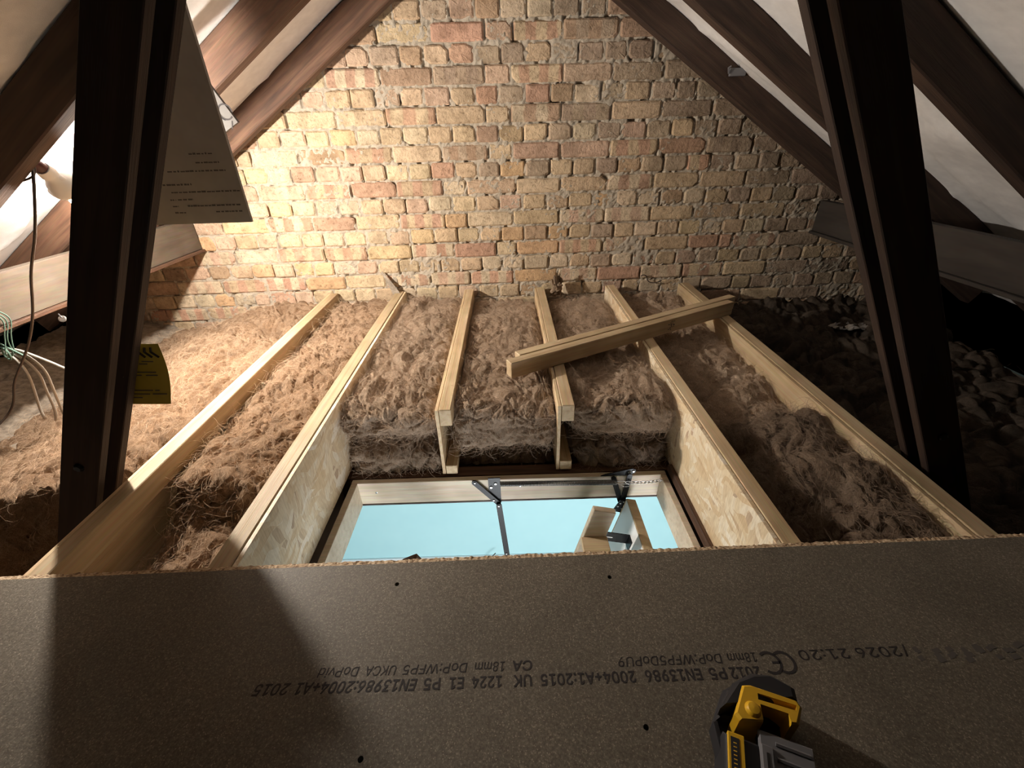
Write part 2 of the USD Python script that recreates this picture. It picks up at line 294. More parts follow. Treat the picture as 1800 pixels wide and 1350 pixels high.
speckle('carpet', (0.42, 0.40, 0.37), (0.50, 0.48, 0.45), 60.0)
plain('white_paint', (0.78, 0.79, 0.80), 0.4)
plain('white_plastic', (0.74, 0.73, 0.70), 0.35)
plain('cap_red', (0.06, 0.012, 0.012), 0.4)
plain('ink', (0.025, 0.02, 0.02), 0.8)
plain('ink_faint', (0.10, 0.09, 0.08), 0.8)
plain('black_steel', (0.016, 0.017, 0.018), 0.32, 0.5)
plain('steel', (0.60, 0.60, 0.60), 0.28, 1.0)
plain('spring_steel', (0.22, 0.22, 0.22), 0.38, 1.0)
plain('hole', (0.01, 0.008, 0.006), 0.9)
plain('cable_white', (0.36, 0.345, 0.31), 0.45)
plain('cord_brown', (0.05, 0.035, 0.028), 0.5)
plain('twine_green', (0.13, 0.23, 0.19), 0.8)
plain('tool_yellow', (0.72, 0.42, 0.02), 0.42)
plain('tool_black', (0.018, 0.018, 0.022), 0.5)
plain('tool_grey', (0.16, 0.16, 0.17), 0.45)
mat('bulb_glow', {'e': ('emission', {'color': LAMP_COLOUR, 'strength': LAMP_STRENGTH})}, [], 'e.emission')

# ------------------------------------------------------------------ the roof: slopes, rafters, purlins
APEX, SLOPE, RAFTER_V = 1.535, 0.645, 0.126        # underside height at the ridge, fall per metre, vertical depth of a rafter
COS = 1 / math.hypot(1, SLOPE)
roof = UsdGeom.Xform.Define(stage, '/World/roof').GetPrim(); COUNT[('/World', 'roof')] = 1
meta(roof, kind='structure')
RAFTER_Y = [-0.235, 0.27, 0.8755, 1.305, 1.795, 2.365]
def membrane(side, seed, y0, y1):
    ys = np.arange(y0, y1, 0.015); us = np.arange(0.0, 2.75, 0.02)
    Yg, Ug = np.meshgrid(ys, us, indexing='ij')
    edges = np.array([-2.3, -1.8, -1.3, -0.75] + RAFTER_Y + [2.6])
    k = np.clip(np.searchsorted(edges, Yg) - 1, 0, len(edges) - 2)
    t = (Yg - edges[k]) / (edges[k + 1] - edges[k])
    P = np.stack([Yg * 1.0, Ug, np.full_like(Yg, seed * 7.0)], -1)
    sag = np.sin(np.pi * np.clip(t, 0, 1)) ** 0.8
    wr = meshkit.fbm(P * [5.0, 2.2, 1], 3, seed) - 0.5
    fold = np.abs(2 * meshkit.noise(np.stack([Yg * 2.0 + wr * 2, Ug * 5.5 + Yg * 1.2 + wr * 1.5, P[..., 2]], -1), seed + 5) - 1)
    d = 0.012 * sag + sag * (0.040 * wr + 0.020 * (1 - fold) ** 3) + 0.004
    X = side * Ug; Z = APEX + RAFTER_V + 0.012 - SLOPE * Ug
    V = np.stack([X - side * d * SLOPE * COS, Yg, Z - d * COS], -1).reshape(-1, 3)
    n, m = Yg.shape; I = np.arange(n * m).reshape(n, m)
    q = np.stack([I[:-1, :-1], I[1:, :-1], I[1:, 1:], I[:-1, 1:]], -1).reshape(-1, 4)
    if side < 0: q = q[:, ::-1]
    return V, q
for s in (-1, 1):
    obj('roofing_membrane', membrane(s, 3 if s < 0 else 8, 0.27, 2.45), 'membrane', roof, smooth=True)
    obj('bitumen_felt', membrane(s, 4, -2.2, 0.28), 'added_lining_black', roof, smooth=True)      # added unseen black lining; keeps bounced light off struts and rafters

def rafter(side, y, label, wood_='old_timber', th=0.055):
    t = thing('rafter', label, 'rafter', (side * 2.3, y, APEX - SLOPE * 2.3))
    up = (side * SLOPE * COS, 0, COS)
    mid = APEX + RAFTER_V / 2
    w0 = th
    timber('timber', (side * 0.06, y, mid - SLOPE * 0.06), (side * 2.62, y, mid - SLOPE * 2.62), w0, RAFTER_V * COS, wood_, t, up, 0.004)
    return t
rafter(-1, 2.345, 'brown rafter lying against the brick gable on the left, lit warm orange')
rafter(1, 2.345, 'shade-darkened rafter lying against the brick gable on the right, with a metal clip', 'shaded_timber')
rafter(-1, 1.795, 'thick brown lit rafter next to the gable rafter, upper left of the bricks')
rafter(1, 1.885, 'shade-darkened rafter crossing the white membrane right of the gable rafter', 'shaded_timber')
rafter(-1, 1.305, 'shade-blackened near rafter at the upper left with the lamp hung under it', 'shaded_timber')
rafter(1, 1.325, 'shade-blackened near rafter at the upper right edge of the picture', 'shaded_timber')

for s, lab in ((-1, 'lamplight-toned purlin board along the left eaves, below the hanging lamp'), (1, 'shade-toned brown purlin board along the right eaves behind the black strut')):
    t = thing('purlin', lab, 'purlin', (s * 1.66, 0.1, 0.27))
    timber('board', (s * 1.66, -0.6, 0.345), (s * 1.66, 2.425, 0.345), 0.038, 0.15, 'lamplit_board' if s < 0 else 'shaded_board', t)
    timber('edge_strip', (s * 1.652, -0.6, 0.262), (s * 1.652, 2.425, 0.262), 0.05, 0.014, 'old_timber' if s < 0 else 'shaded_board', t)

# struts of the bolted truss: two plies with a gap
def strut(side, top, bot, label):
    t = thing('truss_strut', label, 'strut', (bot[0], 0.876, bot[1]))
    for y in (0.8425, 0.9105):
        timber('ply', (top[0], y, top[1]), (bot[0], y, bot[1]), 0.025, 0.083, 'stained_unlit_timber', t, (1, 0, 0.3), 0.002)
    d = np.array([bot[0] - top[0], bot[1] - top[1]]); d /= np.linalg.norm(d)
    for k in (0.12, 1.62):
        c = np.array(top) + d * k
        obj('bolt', disc((c[0], 0.830, c[1]), (0, -1, 0), 0.011, 0.008, 6), 'black_steel', t)
    return t
# centre lines, 41 mm outside the inner edges measured on the photograph
strut(-1, (-0.2425, 1.50), (-1.313, -0.366), 'black double truss strut leaning at the left, the lamp glowing behind it')
strut(1, (0.2010, 1.50), (1.312, -0.366), 'black double truss strut leaning at the right, brown edges lit')
for s in (-1, 1):
    rafter(s, 0.8765, ('left' if s < 0 else 'right') + ' truss rafter above the camera, clasped by the black double strut', 'shaded_timber', th=0.042)

# ------------------------------------------------------------------ the gable wall, brick by brick
WALL_Y, WALL_A = 2.461, math.atan(0.01778)
ca, sa = math.cos(WALL_A), math.sin(WALL_A)
WALLM = np.eye(4); WALLM[:2, :2] = [[ca, -sa], [sa, ca]]; WALLM[:3, 3] = (0, WALL_Y, 0)
gable = UsdGeom.Xform.Define(stage, '/World/wall_back'); gable.AddTranslateOp().Set((0, WALL_Y, 0)); gable.AddRotateZOp().Set(math.degrees(WALL_A))
gable = meta(gable.GetPrim(), kind='structure'); COUNT[('/World', 'wall_back')] = 1
def wall_obj(name, m, mt, smooth=False, prim=None, kind=None):
    g = usdkit.mesh(stage, path_for(gable, name), m, MAT[mt], smooth)
    for k, v in (prim or {}).items():
        UsdGeom.PrimvarsAPI(g).CreatePrimvar(k, Sdf.ValueTypeNames.Color3fArray, 'vertex').Set(Vt.Vec3fArray.FromNumpy(np.asarray(v, np.float32)))
    return meta(g.GetPrim(), kind=kind)
BED, Z0 = 0.079, 1.2011
ROWS = {
    -1: ([-470,-345,-225,-111,-2,115,230,353,470],'BGPTWWGG'),
    0: ([-553,-317,-71,55,279,530],'BRPSM'),
    1: ([-705,-598,-465,-355,-242,-124,-3,108,229,351,470,579,697],'PGTYRGNBGGGN'),
    2: ([-818,-563,-321,-80,40,284,516,755],'SKMPSPG'),
    3: ([-945,-834,-715,-601,-484,-370,-247,-130,-20,106,224,340,467,578,705,827,922,1039],'PBBPPPBRGRTWGBGNG'),
    4: ([-1176,-1037,-795,-563,-321,-86,35,280,522,765,1014,1256],'BYYSBBSMBMG'),
    5: ([-1201,-1087,-961,-850,-716,-603,-494,-368,-252,-138,-25,96,216,335,456,578,705,827,937,1056,1178],'BPYLWBYBBKTBGWNPGYGG'),
    6: ([-1323,-1256,-1020,-790,-555,-313,-78,41,280,527,770,1016,1254,1384],'BWTSYMBKPSKMG'),
    7: ([-1426,-1310,-1191,-1076,-958,-830,-720,-602,-487,-373,-252,-137,-25,102,230,347,462,575,696,811,931,1051,1180,1298,1407],'BLWKPPYYYRBGOGYBNTGGSGGG'),
    8: ([-1506,-1267,-1027,-793,-560,-324,-201,55,287,526,767,1010,1249,1489],'PSSRSWPYBSBBG'),
    9: ([-1359,-1237,-1116,-992,-874,-759,-644,-525,-408,-281,-156,-34,86,211,331,457,580,693,817,940,1056,1177,1299,1415,1540,1659],'PLWPWYBPWYBPBBBOWWTWBGBGG'),
    10: ([-1742,-1504,-1263,-1030,-802,-568,-327,-208,37,281,526,769,1007,1260,1508,1691],'PLSRYSOWBSSBMBG'),
    11: ([-1819,-1694,-1572,-1460,-1345,-1232,-1108,-993,-876,-757,-642,-522,-395,-266,-148,-31,93,219,338,456,583,696,821,938,1061,1181,1296,1414,1537,1654],'BOPBPYYWYYPLBBBOTOBGYWBBWBWGG'),
    12: ([-1944,-1714,-1490,-1255,-1001,-772,-529,-291,-59,51,285,524,762,1004,1179,1252,1502,1743],'PSWSSLSRYOSSBRRSG'),
    13: ([-1910,-1791,-1660,-1545,-1423,-1303,-1190,-1080,-968,-847,-727,-610,-495,-375,-264,-146,-31,91,231,347,463,582,704,830,949,1069,1183,1313,1430,1549,1671],'NPTBOWLLWPYYYBBWWWWBGWKBNGBGBG'),
    14: ([-2123,-1861,-1611,-1372,-1145,-922,-696,-438,-216,31,282,510,755,998,1232,1480,1729],'PSSSOYSSSOSRSSBG'),
    15: ([-2031,-1909,-1799,-1686,-1573,-1460,-1370,-1230,-1120,-1003,-882,-765,-647,-529,-408,-290,-172,-53,66,184,303,423,542,658,758,882,1008,1122,1300,1410,1541,1669],'BWWOWPRPBYYBWYBPYBTBWBPBWBGGBGG'),
    16: ([-2228,-2097,-1990,-1754,-1508,-1272,-1034,-796],'PRSSBYP'),
}

TONES = {'B': (0.54, 0.415, 0.275), 'P': (0.56, 0.405, 0.295), 'Y': (0.60, 0.47, 0.315), 'W': (0.61, 0.50, 0.36), 'G': (0.45, 0.35, 0.255), 'T': (0.45, 0.325, 0.215),
         'R': (0.52, 0.335, 0.235), 'O': (0.58, 0.395, 0.235), 'L': (0.60, 0.44, 0.265), 'K': (0.46, 0.315, 0.22), 'N': (0.38, 0.29, 0.215)}
BANDS = {'S': [('R', 'Y'), ('K', 'W'), ('R', 'W'), ('P', 'W'), ('R', 'B')], 'M': [('T', 'G'), ('G', 'N')]}
def brick_mesh(w, h, rng):
    """A worn brick face: jittered outline, arris ring, sides; local origin at the face's centre, the face towards -y."""
    n = 14 if w > 0.15 else 12
    a = []
    per = 2 * (w + h)
    for s in (np.arange(n) + rng.uniform(-.18, .18, n)) / n * per:
        s %= per
        if s < w: p = [s - w / 2, -h / 2]
        elif s < w + h: p = [w / 2, s - w - h / 2]
        elif s < 2 * w + h: p = [w / 2 - (s - w - h), h / 2]
        else: p = [-w / 2, h / 2 - (s - 2 * w - h)]
        a.append(p)
    corner = [(-w / 2, -h / 2), (w / 2, -h / 2), (w / 2, h / 2), (-w / 2, h / 2)]
    a = [p for p in a if min(np.hypot(p[0] - c[0], p[1] - c[1]) for c in corner) > 0.013]
    for cx, cy in corner:
        r = rng.uniform(.003, .010) if rng.random() < .8 else rng.uniform(.012, .026)
        a += [(cx - np.sign(cx) * r, cy - np.sign(cy) * rng.uniform(0, .0012)), (cx - np.sign(cx) * rng.uniform(0, .0012), cy - np.sign(cy) * r * rng.uniform(.6, 1))]
    a = np.array(a); a = a[np.argsort(np.arctan2(a[:, 1] / h, a[:, 0] / w))]
    a = a * (1 + rng.normal(0, .006, (len(a), 1)))
    k = len(a); inset = np.array([[max(0.2, 1 - 0.008 / (w / 2)), max(0.2, 1 - 0.007 / (h / 2))]])
    prot = rng.normal(0, .0007, k)
    V = [np.c_[a[:, 0] * inset[0, 0], prot, a[:, 1] * inset[0, 1]], np.c_[a[:, 0], np.full(k, .005) + np.abs(prot), a[:, 1]], np.c_[a[:, 0] * .99, np.full(k, .06), a[:, 1] * .985], [[0, rng.normal(0, .0003), 0]]]
    V = np.vstack(V); T = []
    for i in range(k):
        j = (i + 1) % k
        T += [(3 * k, i, j)]
        for r in (0, 1):
            A, B, C, D = r * k + i, r * k + j, (r + 1) * k + j, (r + 1) * k + i
            T += [(A, D, C), (A, C, B)]
    return V, np.array(T)
def build_gable():
    rng = np.random.default_rng(5)
    todo = []
    for r in range(-6, 20):
        zc = Z0 - BED * (r + 0.5)
        if zc < -0.36: continue
        lim = min(2.30, (APEX + RAFTER_V - (zc - BED / 2)) / SLOPE - 0.02)
        us, cs = ROWS.get(r, ([], ''))
        us, cs = [u / 1000 for u in us], list(cs)
        step = 0.2405 if r % 2 == 0 else 0.1195
        if not us: us = [(-0.36 if r % 2 == 0 else -0.30), (-0.36 if r % 2 == 0 else -0.30) + step]; cs = ['G' if r < 0 else 'B']
        while us[-1] < lim: us.append(us[-1] + step * rng.uniform(.97, 1.03)); cs.append(rng.choice(list('GGNKBTM' if r < 17 else 'BTGKP')))
        while us[0] > -lim: us.insert(0, us[0] - step * rng.uniform(.97, 1.03)); cs.insert(0, rng.choice(list('BPWTYK')))
        for i, c in enumerate(cs):
            u0, u1 = max(us[i], -lim), min(us[i + 1], lim)
            if u1 - u0 < 0.05: continue
            jw, jh = rng.uniform(.004, .011), rng.uniform(.006, .011)
            w, h = u1 - u0 - jw, BED - jh
            todo.append((r, (u0 + u1) / 2 + rng.normal(0, .001), zc + rng.normal(0, .0015), w, h, c))
    # the 300 that show largest in the photograph become bricks of their own
    def shows(b):
        r, u, z, w, h, c = b
        if abs(u) > (APEX - z - 0.02) / SLOPE: return 0          # behind a rafter
        if u > 1.75 or (u < -1.15 and z > 0.55): return 0          # behind the strut or the hanging sheets
        if z < -0.02 and u > -1.3: return 0                        # behind the insulation
        X = np.array([u, WALL_Y + u * sa, z - EYE[2]]); d = X @ F
        return w * h / d ** 2 if abs(X @ UU / d) < .88 else 0
    order = sorted(range(len(todo)), key=lambda i: -shows(todo[i])); own = set(order[:300])
    Vs, Ts, A1, A2, A3, off = [], [], [], [], [], 0
    for i, (r, u, z, w, h, c) in enumerate(todo):
        V, T = brick_mesh(w, h, rng)
        if c in BANDS: p, q = BANDS[c][rng.integers(len(BANDS[c]))]
        else: p, q = c, c
        t1 = np.array(TONES[p]) * rng.uniform(.9, 1.08) * (1 + rng.normal(0, .012, 3)); t2 = np.array(TONES[q]) * rng.uniform(.9, 1.08)
        if p == q: t2 = t1 * rng.uniform(.86, 1.12)
        n = len(V); lx = V[:, 0]
        ph = rng.uniform(0, 6.28) + lx * (2 * math.pi / (rng.uniform(.085, .12) if c in BANDS else .26))
        pr = {'tone': np.tile(t1, (n, 1)), 'tone2': np.tile(t2, (n, 1)), 'band': np.c_[ph, ph, ph]}
        V = V + [u, rng.normal(0, .0028), z]
        if i in own: wall_obj('brick', (V, T), 'brick_clay', prim=pr)
        else:
            Vs.append(V); Ts.append(T + off); off += n; A1.append(pr['tone']); A2.append(pr['tone2']); A3.append(pr['band'])
    wall_obj('further_bricks', (np.vstack(Vs), np.vstack(Ts)), 'brick_clay', prim={'tone': np.vstack(A1), 'tone2': np.vstack(A2), 'band': np.vstack(A3)}, kind='stuff')
    # mortar: an uneven bed behind the faces
    us, zs = np.arange(-2.40, 2.40, 0.006), np.arange(-0.40, 1.68, 0.0058)
    U, Z = np.meshgrid(us, zs, indexing='ij'); P = np.stack([U, Z, 0 * U], -1)
    d = 0.0040 + 0.010 * np.clip(meshkit.fbm(P * 16, 2, 3) - .42, 0, 1) + 0.009 * (meshkit.noise(P * 75, 9) - .42) + 0.006 * (meshkit.noise(P * 170, 10) - .5)
    d = d + 0.10 * np.clip(meshkit.noise(P * [42, 20, 1], 21) - .72, 0, .25)
    for r, u, z, w, h, c in todo:                  # open perpends and cracks beside some bricks
        if rng.random() < .5:
            x = u + (w / 2 + .005) * rng.choice([-1, 1]); i, j = int((x - us[0]) / 0.006 + .5), int((z - zs[0]) / 0.0058)
            a = int(rng.integers(3, 7)); d[max(i, 0):i + 1, max(j - a, 0):j + a] += rng.uniform(.006, .03)
        if rng.random() < .4:
            z1 = z + (h / 2 + .005) * rng.choice([-1, 1]); j = int((z1 - zs[0]) / 0.0058 + .5); i0 = int((u - w / 2 * rng.uniform(0, 1) - us[0]) / 0.006); L = int(w * rng.uniform(.2, .8) / 0.006)
            d[max(i0, 0):i0 + L, max(j, 0):j + 1] += rng.uniform(.004, .012)
    n, m = U.shape; I = np.arange(n * m).reshape(n, m)
    q = np.stack([I[:-1, :-1], I[1:, :-1], I[1:, 1:], I[:-1, 1:]], -1).reshape(-1, 4)
    keep = (np.abs(U) < (APEX + RAFTER_V + .01 - Z) / SLOPE).ravel()
    q = q[keep[q].all(1)]
    wall_obj('mortar', (np.stack([U, d, Z], -1).reshape(-1, 3), q), 'mortar', True)
build_gable()

# ------------------------------------------------------------------ the room below, seen through the hatch
HX0, HX1, HY0, HY1 = -0.571, 0.531, 0.44, 1.176           # outside of the hatch frame
def plate(name, m, mt, **k): return obj(name, m, mt, kind='structure', **k)
slab = mf.Manifold.cube([5.2, 5.0, 0.013]).translate([-2.6, -2.5, -0.390]) - mf.Manifold.cube([HX1 - HX0, HY1 - HY0, 1]).translate([HX0, HY0, -1])
plate('ceiling', cat_(slab), 'plaster')
plate('wall_lower_back', box(-2.6, 2.6, 2.42, 2.47, -2.45, -0.39, 0), 'lower_wall')
plate('wall_lower_left', box(-2.65, -2.6, -1.0, 2.47, -2.45, -0.39, 0), 'lower_wall')
plate('wall_lower_right', box(2.6, 2.65, -1.0, 2.47, -2.45, -0.39, 0), 'lower_wall')
plate('wall_lower_front', box(-2.65, 2.65, -1.05, -1.0, -2.45, -0.39, 0), 'lower_wall')
plate('floor', box(-2.65, 2.65, -1.05, 2.47, -2.50, -2.45, 0), 'carpet')
plate('baseboard_back', cat_(box(-2.6, 2.6, 2.402, 2.42, -2.45, -2.24, 0.003)), 'white_paint')

w1 = UsdGeom.Xform.Define(stage, '/World/window_1').GetPrim(); LOC['/World/window_1'] = np.zeros(3); meta(w1, kind='structure')      # frame added round the daylight panel; the window itself is unseen
for a in ((-0.46, -0.40, -2.23, -1.01), (1.10, 1.16, -2.23, -1.01), (-0.40, 1.10, -2.23, -2.17), (-0.40, 1.10, -1.07, -1.01)): obj('window_frame', box(a[0], a[1], -1.0, -0.955, a[2], a[3], 0.003), 'white_paint', w1)
# ------------------------------------------------------------------ old ceiling joists and the new beams
for k, (y, w) in enumerate(((1.29, 'nearest the hatch'), (1.83, 'midway to the brick wall'), (2.33, 'beside the brick wall'))):
    t = thing('ceiling_joist', 'old brown ceiling joist buried under the insulation, the one ' + w, 'joist', (0, y, -0.377))
    timber('timber', (-2.3, y, -0.324), (2.3, y, -0.324), 0.05, 0.104, 'old_timber', t)
t = thing('trimmer', 'dark brown trimmer timber behind the back of the hatch frame', 'timber', (0, 1.205, -0.377))
timber('timber', (-0.62, 1.203, -0.327), (0.60, 1.203, -0.327), 0.047, 0.098, 'old_timber', t)

def beam(x0, x1, y0, y1, web, label, web_mat='ply_edge', face='pine'):
    """A beam made of two battens and a web board on one side: x0..x1 its width, web = -1 board on the left, 1 on the right."""
    t = thing('floor_beam', label, 'beam', ((x0 + x1) / 2, (y0 + y1) / 2, -0.271))
    tw = 0.011
    fx = ((x0 + tw + 0.0015) + x1) / 2 if web < 0 else (x0 + (x1 - tw - 0.0015)) / 2
    fw = x1 - x0 - tw - 0.0015
    wx = x0 + tw / 2 if web < 0 else x1 - tw / 2
    timber('flange', (fx, y0, -0.0315), (fx, y1, -0.0315), fw, 0.063, face, t)
    timber('flange', (fx, y0, -0.2505), (fx, y1, -0.2505), fw, 0.038, face, t)
    if web_mat == 'osb': obj('web', box(wx - tw / 2, wx + tw / 2, y0, y1, -0.268, -0.0025, 0.001), 'osb', t)
    else: timber('web', (wx, y0, -0.1355), (wx, y1, -0.1355), tw, 0.266, web_mat, t, c=0.001)
    return t
YW = 2.432
beam(-1.027, -0.973, -0.2, YW, -1, 'leftmost new pine beam, brightly lit, passing the foot of the black strut', 'pine')
b2 = beam(-0.645, -0.585, -0.2, YW, 1, 'new pine beam along the left side of the hatch opening', 'osb')
beam(-0.251, -0.199, 1.178, YW, -1, 'new pine beam cut off over the hatch, left of the two', 'pine')
beam(0.148, 0.202, 1.184, YW, -1, 'new pine beam cut off over the hatch, right of the two', 'pine')
b5 = beam(0.551, 0.604, -0.2, YW, -1, 'new pine beam along the right side of the hatch opening', 'osb')
beam(0.969, 1.027, -0.2, YW, -1, 'rightmost new pine beam, its pale side lit, dark loft beyond', 'pine')
# two battens laid across the beams
for off, (a, b), lab in ((0, ((-0.008, 1.386), (1.033, 1.940)), 'pale pine batten lying slantwise over three beams, nearer of the pair'),
                         (1, ((0.024, 1.452), (1.074, 2.012)), 'pale pine batten lying slantwise over three beams, behind its twin')):
    t = thing('pine_batten', lab, 'batten', ((a[0] + b[0]) / 2, (a[1] + b[1]) / 2, 0))
    timber('timber', (*a, 0.0315), (*b, 0.0315), 0.038, 0.062, 'pine', t)
    if off == 0:
        M, L = frame((*a, 0.0315), (*b, 0.0315)); rng = np.random.default_rng(4); bits = []
        for i in range(26):
            u, v = L * 0.665 + rng.uniform(-.018, .018), rng.uniform(-.022, .022)
            m = trimesh.creation.box([rng.uniform(.003, .008), 0.0006, rng.uniform(.002, .004)]); m.apply_translation([u, -0.0192, v]); bits.append(m)
        m = cat_(*bits); m.apply_transform(M); obj('stamp', m, 'ink_faint', t)

# ------------------------------------------------------------------ hatch frame, door, ladder, arms, spring
hatch = thing('loft_hatch', 'pale pine loft hatch with open white door, ladder and coil spring, between two beams', 'hatch', (-0.02, 0.81, -0.384))
def part(name):
    p = path_for(hatch, name); x = UsdGeom.Xform.Define(stage, p); LOC[p] = np.zeros(3); return x.GetPrim()
fr = part('frame')
FZ0, FZ1 = -0.384, -0.280
obj('frame_side', box(HX0, HX1, HY1 - 0.021, HY1, FZ0, FZ1), 'pine_pale', fr); obj('frame_side', box(HX0, HX1, HY0, HY0 + 0.021, FZ0, FZ1), 'pine_pale', fr)
obj('frame_side', box(HX0, HX0 + 0.022, HY0 + .021, HY1 - .021, FZ0, FZ1 - .001), 'pine_pale', fr); obj('frame_side', box(HX1 - 0.021, HX1, HY0 + .021, HY1 - .021, FZ0, FZ1 - .001), 'pine_pale', fr)
for x, z in ((-0.49, -0.325), (0.02, -0.315)): obj('screw', disc((x, HY1 - 0.021, z), (0, -1, 0), 0.004, 0.001, 10), 'steel', fr)
obj('seal_strip', box(HX0 + .022, HX1 - .021, HY1 - 0.0235, HY1 - .021, FZ0 + .001, FZ0 + .006, 0), 'cord_brown', fr)
obj('plastic_clip', cat_(mf.Manifold.hull_points(np.array([(HX0 + .022, .83 + .012 * math.cos(a), -.345 + .018 * math.sin(a)) for a in np.linspace(0, 6.2, 14)] + [(HX0 + .031, .83 + .007 * math.cos(a), -.345 + .012 * math.sin(a)) for a in np.linspace(0, 6.2, 14)]))), 'white_plastic', fr, smooth=40)
timber('ledge', (0.5435, 0.3, -0.262), (0.5435, 1.17, -0.262), 0.014, 0.03, 'old_timber', fr)

DA = math.radians(77); dd = np.array([-math.cos(DA), 0, -math.sin(DA)]); dn = np.array([-math.sin(DA), 0, math.cos(DA)])   # down the open door; its upper face's normal
D0 = np.array([0.392, 0, -0.358])
def on_door(s, y, n=0.0): return D0 + dd * s + dn * n + np.array([0, y, 0])
door = part('door')
def door_box(s0, s1, y0, y1, n0, n1, c=0.001):
    m = box(s0, s1, y0, y1, n0, n1, c); M = np.eye(4); M[:3, 0], M[:3, 1], M[:3, 2], M[:3, 3] = dd, (0, 1, 0), dn, D0
    m.apply_transform(M); return m
obj('panel', door_box(0.004, 1.02, 0.48, 1.118, -0.030, 0.0), 'white_paint', door)
obj('edge_trim', door_box(-0.003, 0.0035, 0.478, 1.12, -0.031, 0.001), 'pine', door)
obj('edge_trim', door_box(0.004, 1.02, 1.1185, 1.122, -0.031, 0.001), 'pine', door)
lad = part('ladder')
for y in (0.58, 0.98):
    obj('stringer', door_box(-0.072, 1.05, y - 0.011, y + 0.011, 0.098, 0.170, 0.002), 'pine_pale', lad)
for k in range(4):
    c = on_door(0.05 + 0.25 * k, 0.78, 0.134)
    obj('tread', box(c[0] - 0.042, c[0] + 0.042, 0.591, 0.969, c[2] - 0.011, c[2] + 0.011, 0.002), 'pine', lad)
timber('stringer', (-0.338, 0.911, -0.372), (-0.16, 0.911, -0.72), 0.022, 0.06, 'old_timber', lad, up=(1, 0, 0.4), c=0.004, label='dark end of the folded ladder section')
for y in (0.60, 1.005):
    br = cat_(door_box(0.052, 0.092, y, y + 0.003, 0.0, 0.112, 0), door_box(0.052, 0.092, y - 0.03, y + .003, 0.0, 0.003, 0))
    obj('bracket', br, 'black_steel', lad)
    obj('slot', door_box(0.070, 0.075, y - .0006, y + .0036, 0.055, 0.085, 0), 'steel', lad)

YB = HY1 - 0.021
def flat_arm(p, q, w, y, th=0.004, r=True):
    """A flat steel strip with round ends from p to q (x, z) standing in the plane y."""
    p, q = np.array(p, float), np.array(q, float); d = (q - p) / np.linalg.norm(q - p); n = np.array([-d[1], d[0]])
    pts = [p + w / 2 * (math.cos(a) * -d + math.sin(a) * n) for a in np.linspace(-math.pi / 2, math.pi / 2, 9)] + [q + w / 2 * (math.cos(a) * d + math.sin(a) * -n) for a in np.linspace(-math.pi / 2, math.pi / 2, 9)]
    return prism(pts, (0, y, 0), (1, 0, 0), (0, 0, 1), th)
def rivets(t, pts, y, r=0.0042):
    for x, z in pts: obj('rivet', disc((x, y, z), (0, -1, 0), r, 0.003, 10), 'steel', t)
a1 = part('lever_arm')
obj('plate', prism([(-0.092, -0.271), (-0.050, -0.271), (-0.050, -0.385), (-0.060, -0.395), (-0.074, -0.36), (-0.092, -0.325)], (0, YB, 0), (1, 0, 0), (0, 0, 1), 0.004), 'black_steel', a1)
obj('link', flat_arm((-0.140, -0.283), (-0.060, -0.383), 0.018, YB - 0.008), 'black_steel', a1)
obj('lever', flat_arm((-0.058, -0.388), (-0.032, -0.72), 0.020, YB - 0.016, 0.005), 'black_steel', a1)
rivets(a1, [(-0.138, -0.282), (-0.076, -0.366)], YB - 0.012); rivets(a1, [(-0.067, -0.296), (-0.083, -0.312)], YB - 0.004, 0.006); rivets(a1, [(-0.059, -0.386), (-0.040, -0.640), (-0.039, -0.652)], YB - 0.021)
a2 = part('hinge_arm')
obj('plate', prism([(0.300, -0.277), (0.315, -0.270), (0.408, -0.247), (0.420, -0.252), (0.420, -0.264), (0.408, -0.272), (0.392, -0.276)], (0, YB, 0), (1, 0, 0), (0, 0, 1), 0.004), 'black_steel', a2)
obj('link', flat_arm((0.345, -0.285), (0.378, -0.392), 0.018, YB - 0.006), 'black_steel', a2)
obj('link', flat_arm((0.398, -0.270), (0.386, -0.375), 0.018, YB - 0.012), 'black_steel', a2)
obj('hinge_plate', prism([(0.350, -0.425), (0.374, -0.375), (0.400, -0.372), (0.404, -0.392), (0.388, -0.418), (0.378, -0.432)], (0, YB - 0.02, 0), (1, 0, 0), (0, 0, 1), 0.005), 'black_steel', a2)
obj('hinge_plate', prism([(0.376, -0.430), (0.392, -0.415), (0.386, -0.462)], (0, YB - 0.012, 0), (1, 0, 0), (0, 0, 1), 0.004), 'black_steel', a2)
rivets(a2, [(0.412, -0.258), (0.398, -0.262)], YB - 0.004, 0.005)
rivets(a2, [(0.366, -0.400), (0.374, -0.386), (0.386, -0.380), (0.394, -0.386), (0.358, -0.418), (0.381, -0.412), (0.388, -0.400), (0.380, -0.436)], YB - 0.026, 0.0036)

sp = part('spring')
P0, P1, YS = np.array([-0.050, -0.279]), np.array([0.352, -0.2885]), 1.131
n = 120 * 10; th = np.linspace(0, 120 * 2 * math.pi, n); s = np.linspace(0, 1, n)
obj('coil', tube(np.c_[P0[0] + s * (P1[0] - P0[0]), YS + 0.0085 * np.cos(th), P0[1] + s * (P1[1] - P0[1]) + 0.0085 * np.sin(th)], 0.0013, 4), 'spring_steel', sp, smooth=True)
def link(c, l, w, rot, r=0.0014):
    a = np.linspace(0, 2 * math.pi, 16, endpoint=False); x = l / 2 * np.cos(a); k = w / 2 * np.sin(a)
    return tube(np.c_[c[0] + x, c[1] + k * math.sin(rot), c[2] + k * math.cos(rot)], r, 6, True)
obj('hook', cat_(link((0.366, YS, -0.289), 0.034, 0.012, 0.2, 0.0016), link((0.385, YS - .004, -0.300), 0.026, 0.009, 0.7, 0.0014)), 'steel', sp, smooth=True)
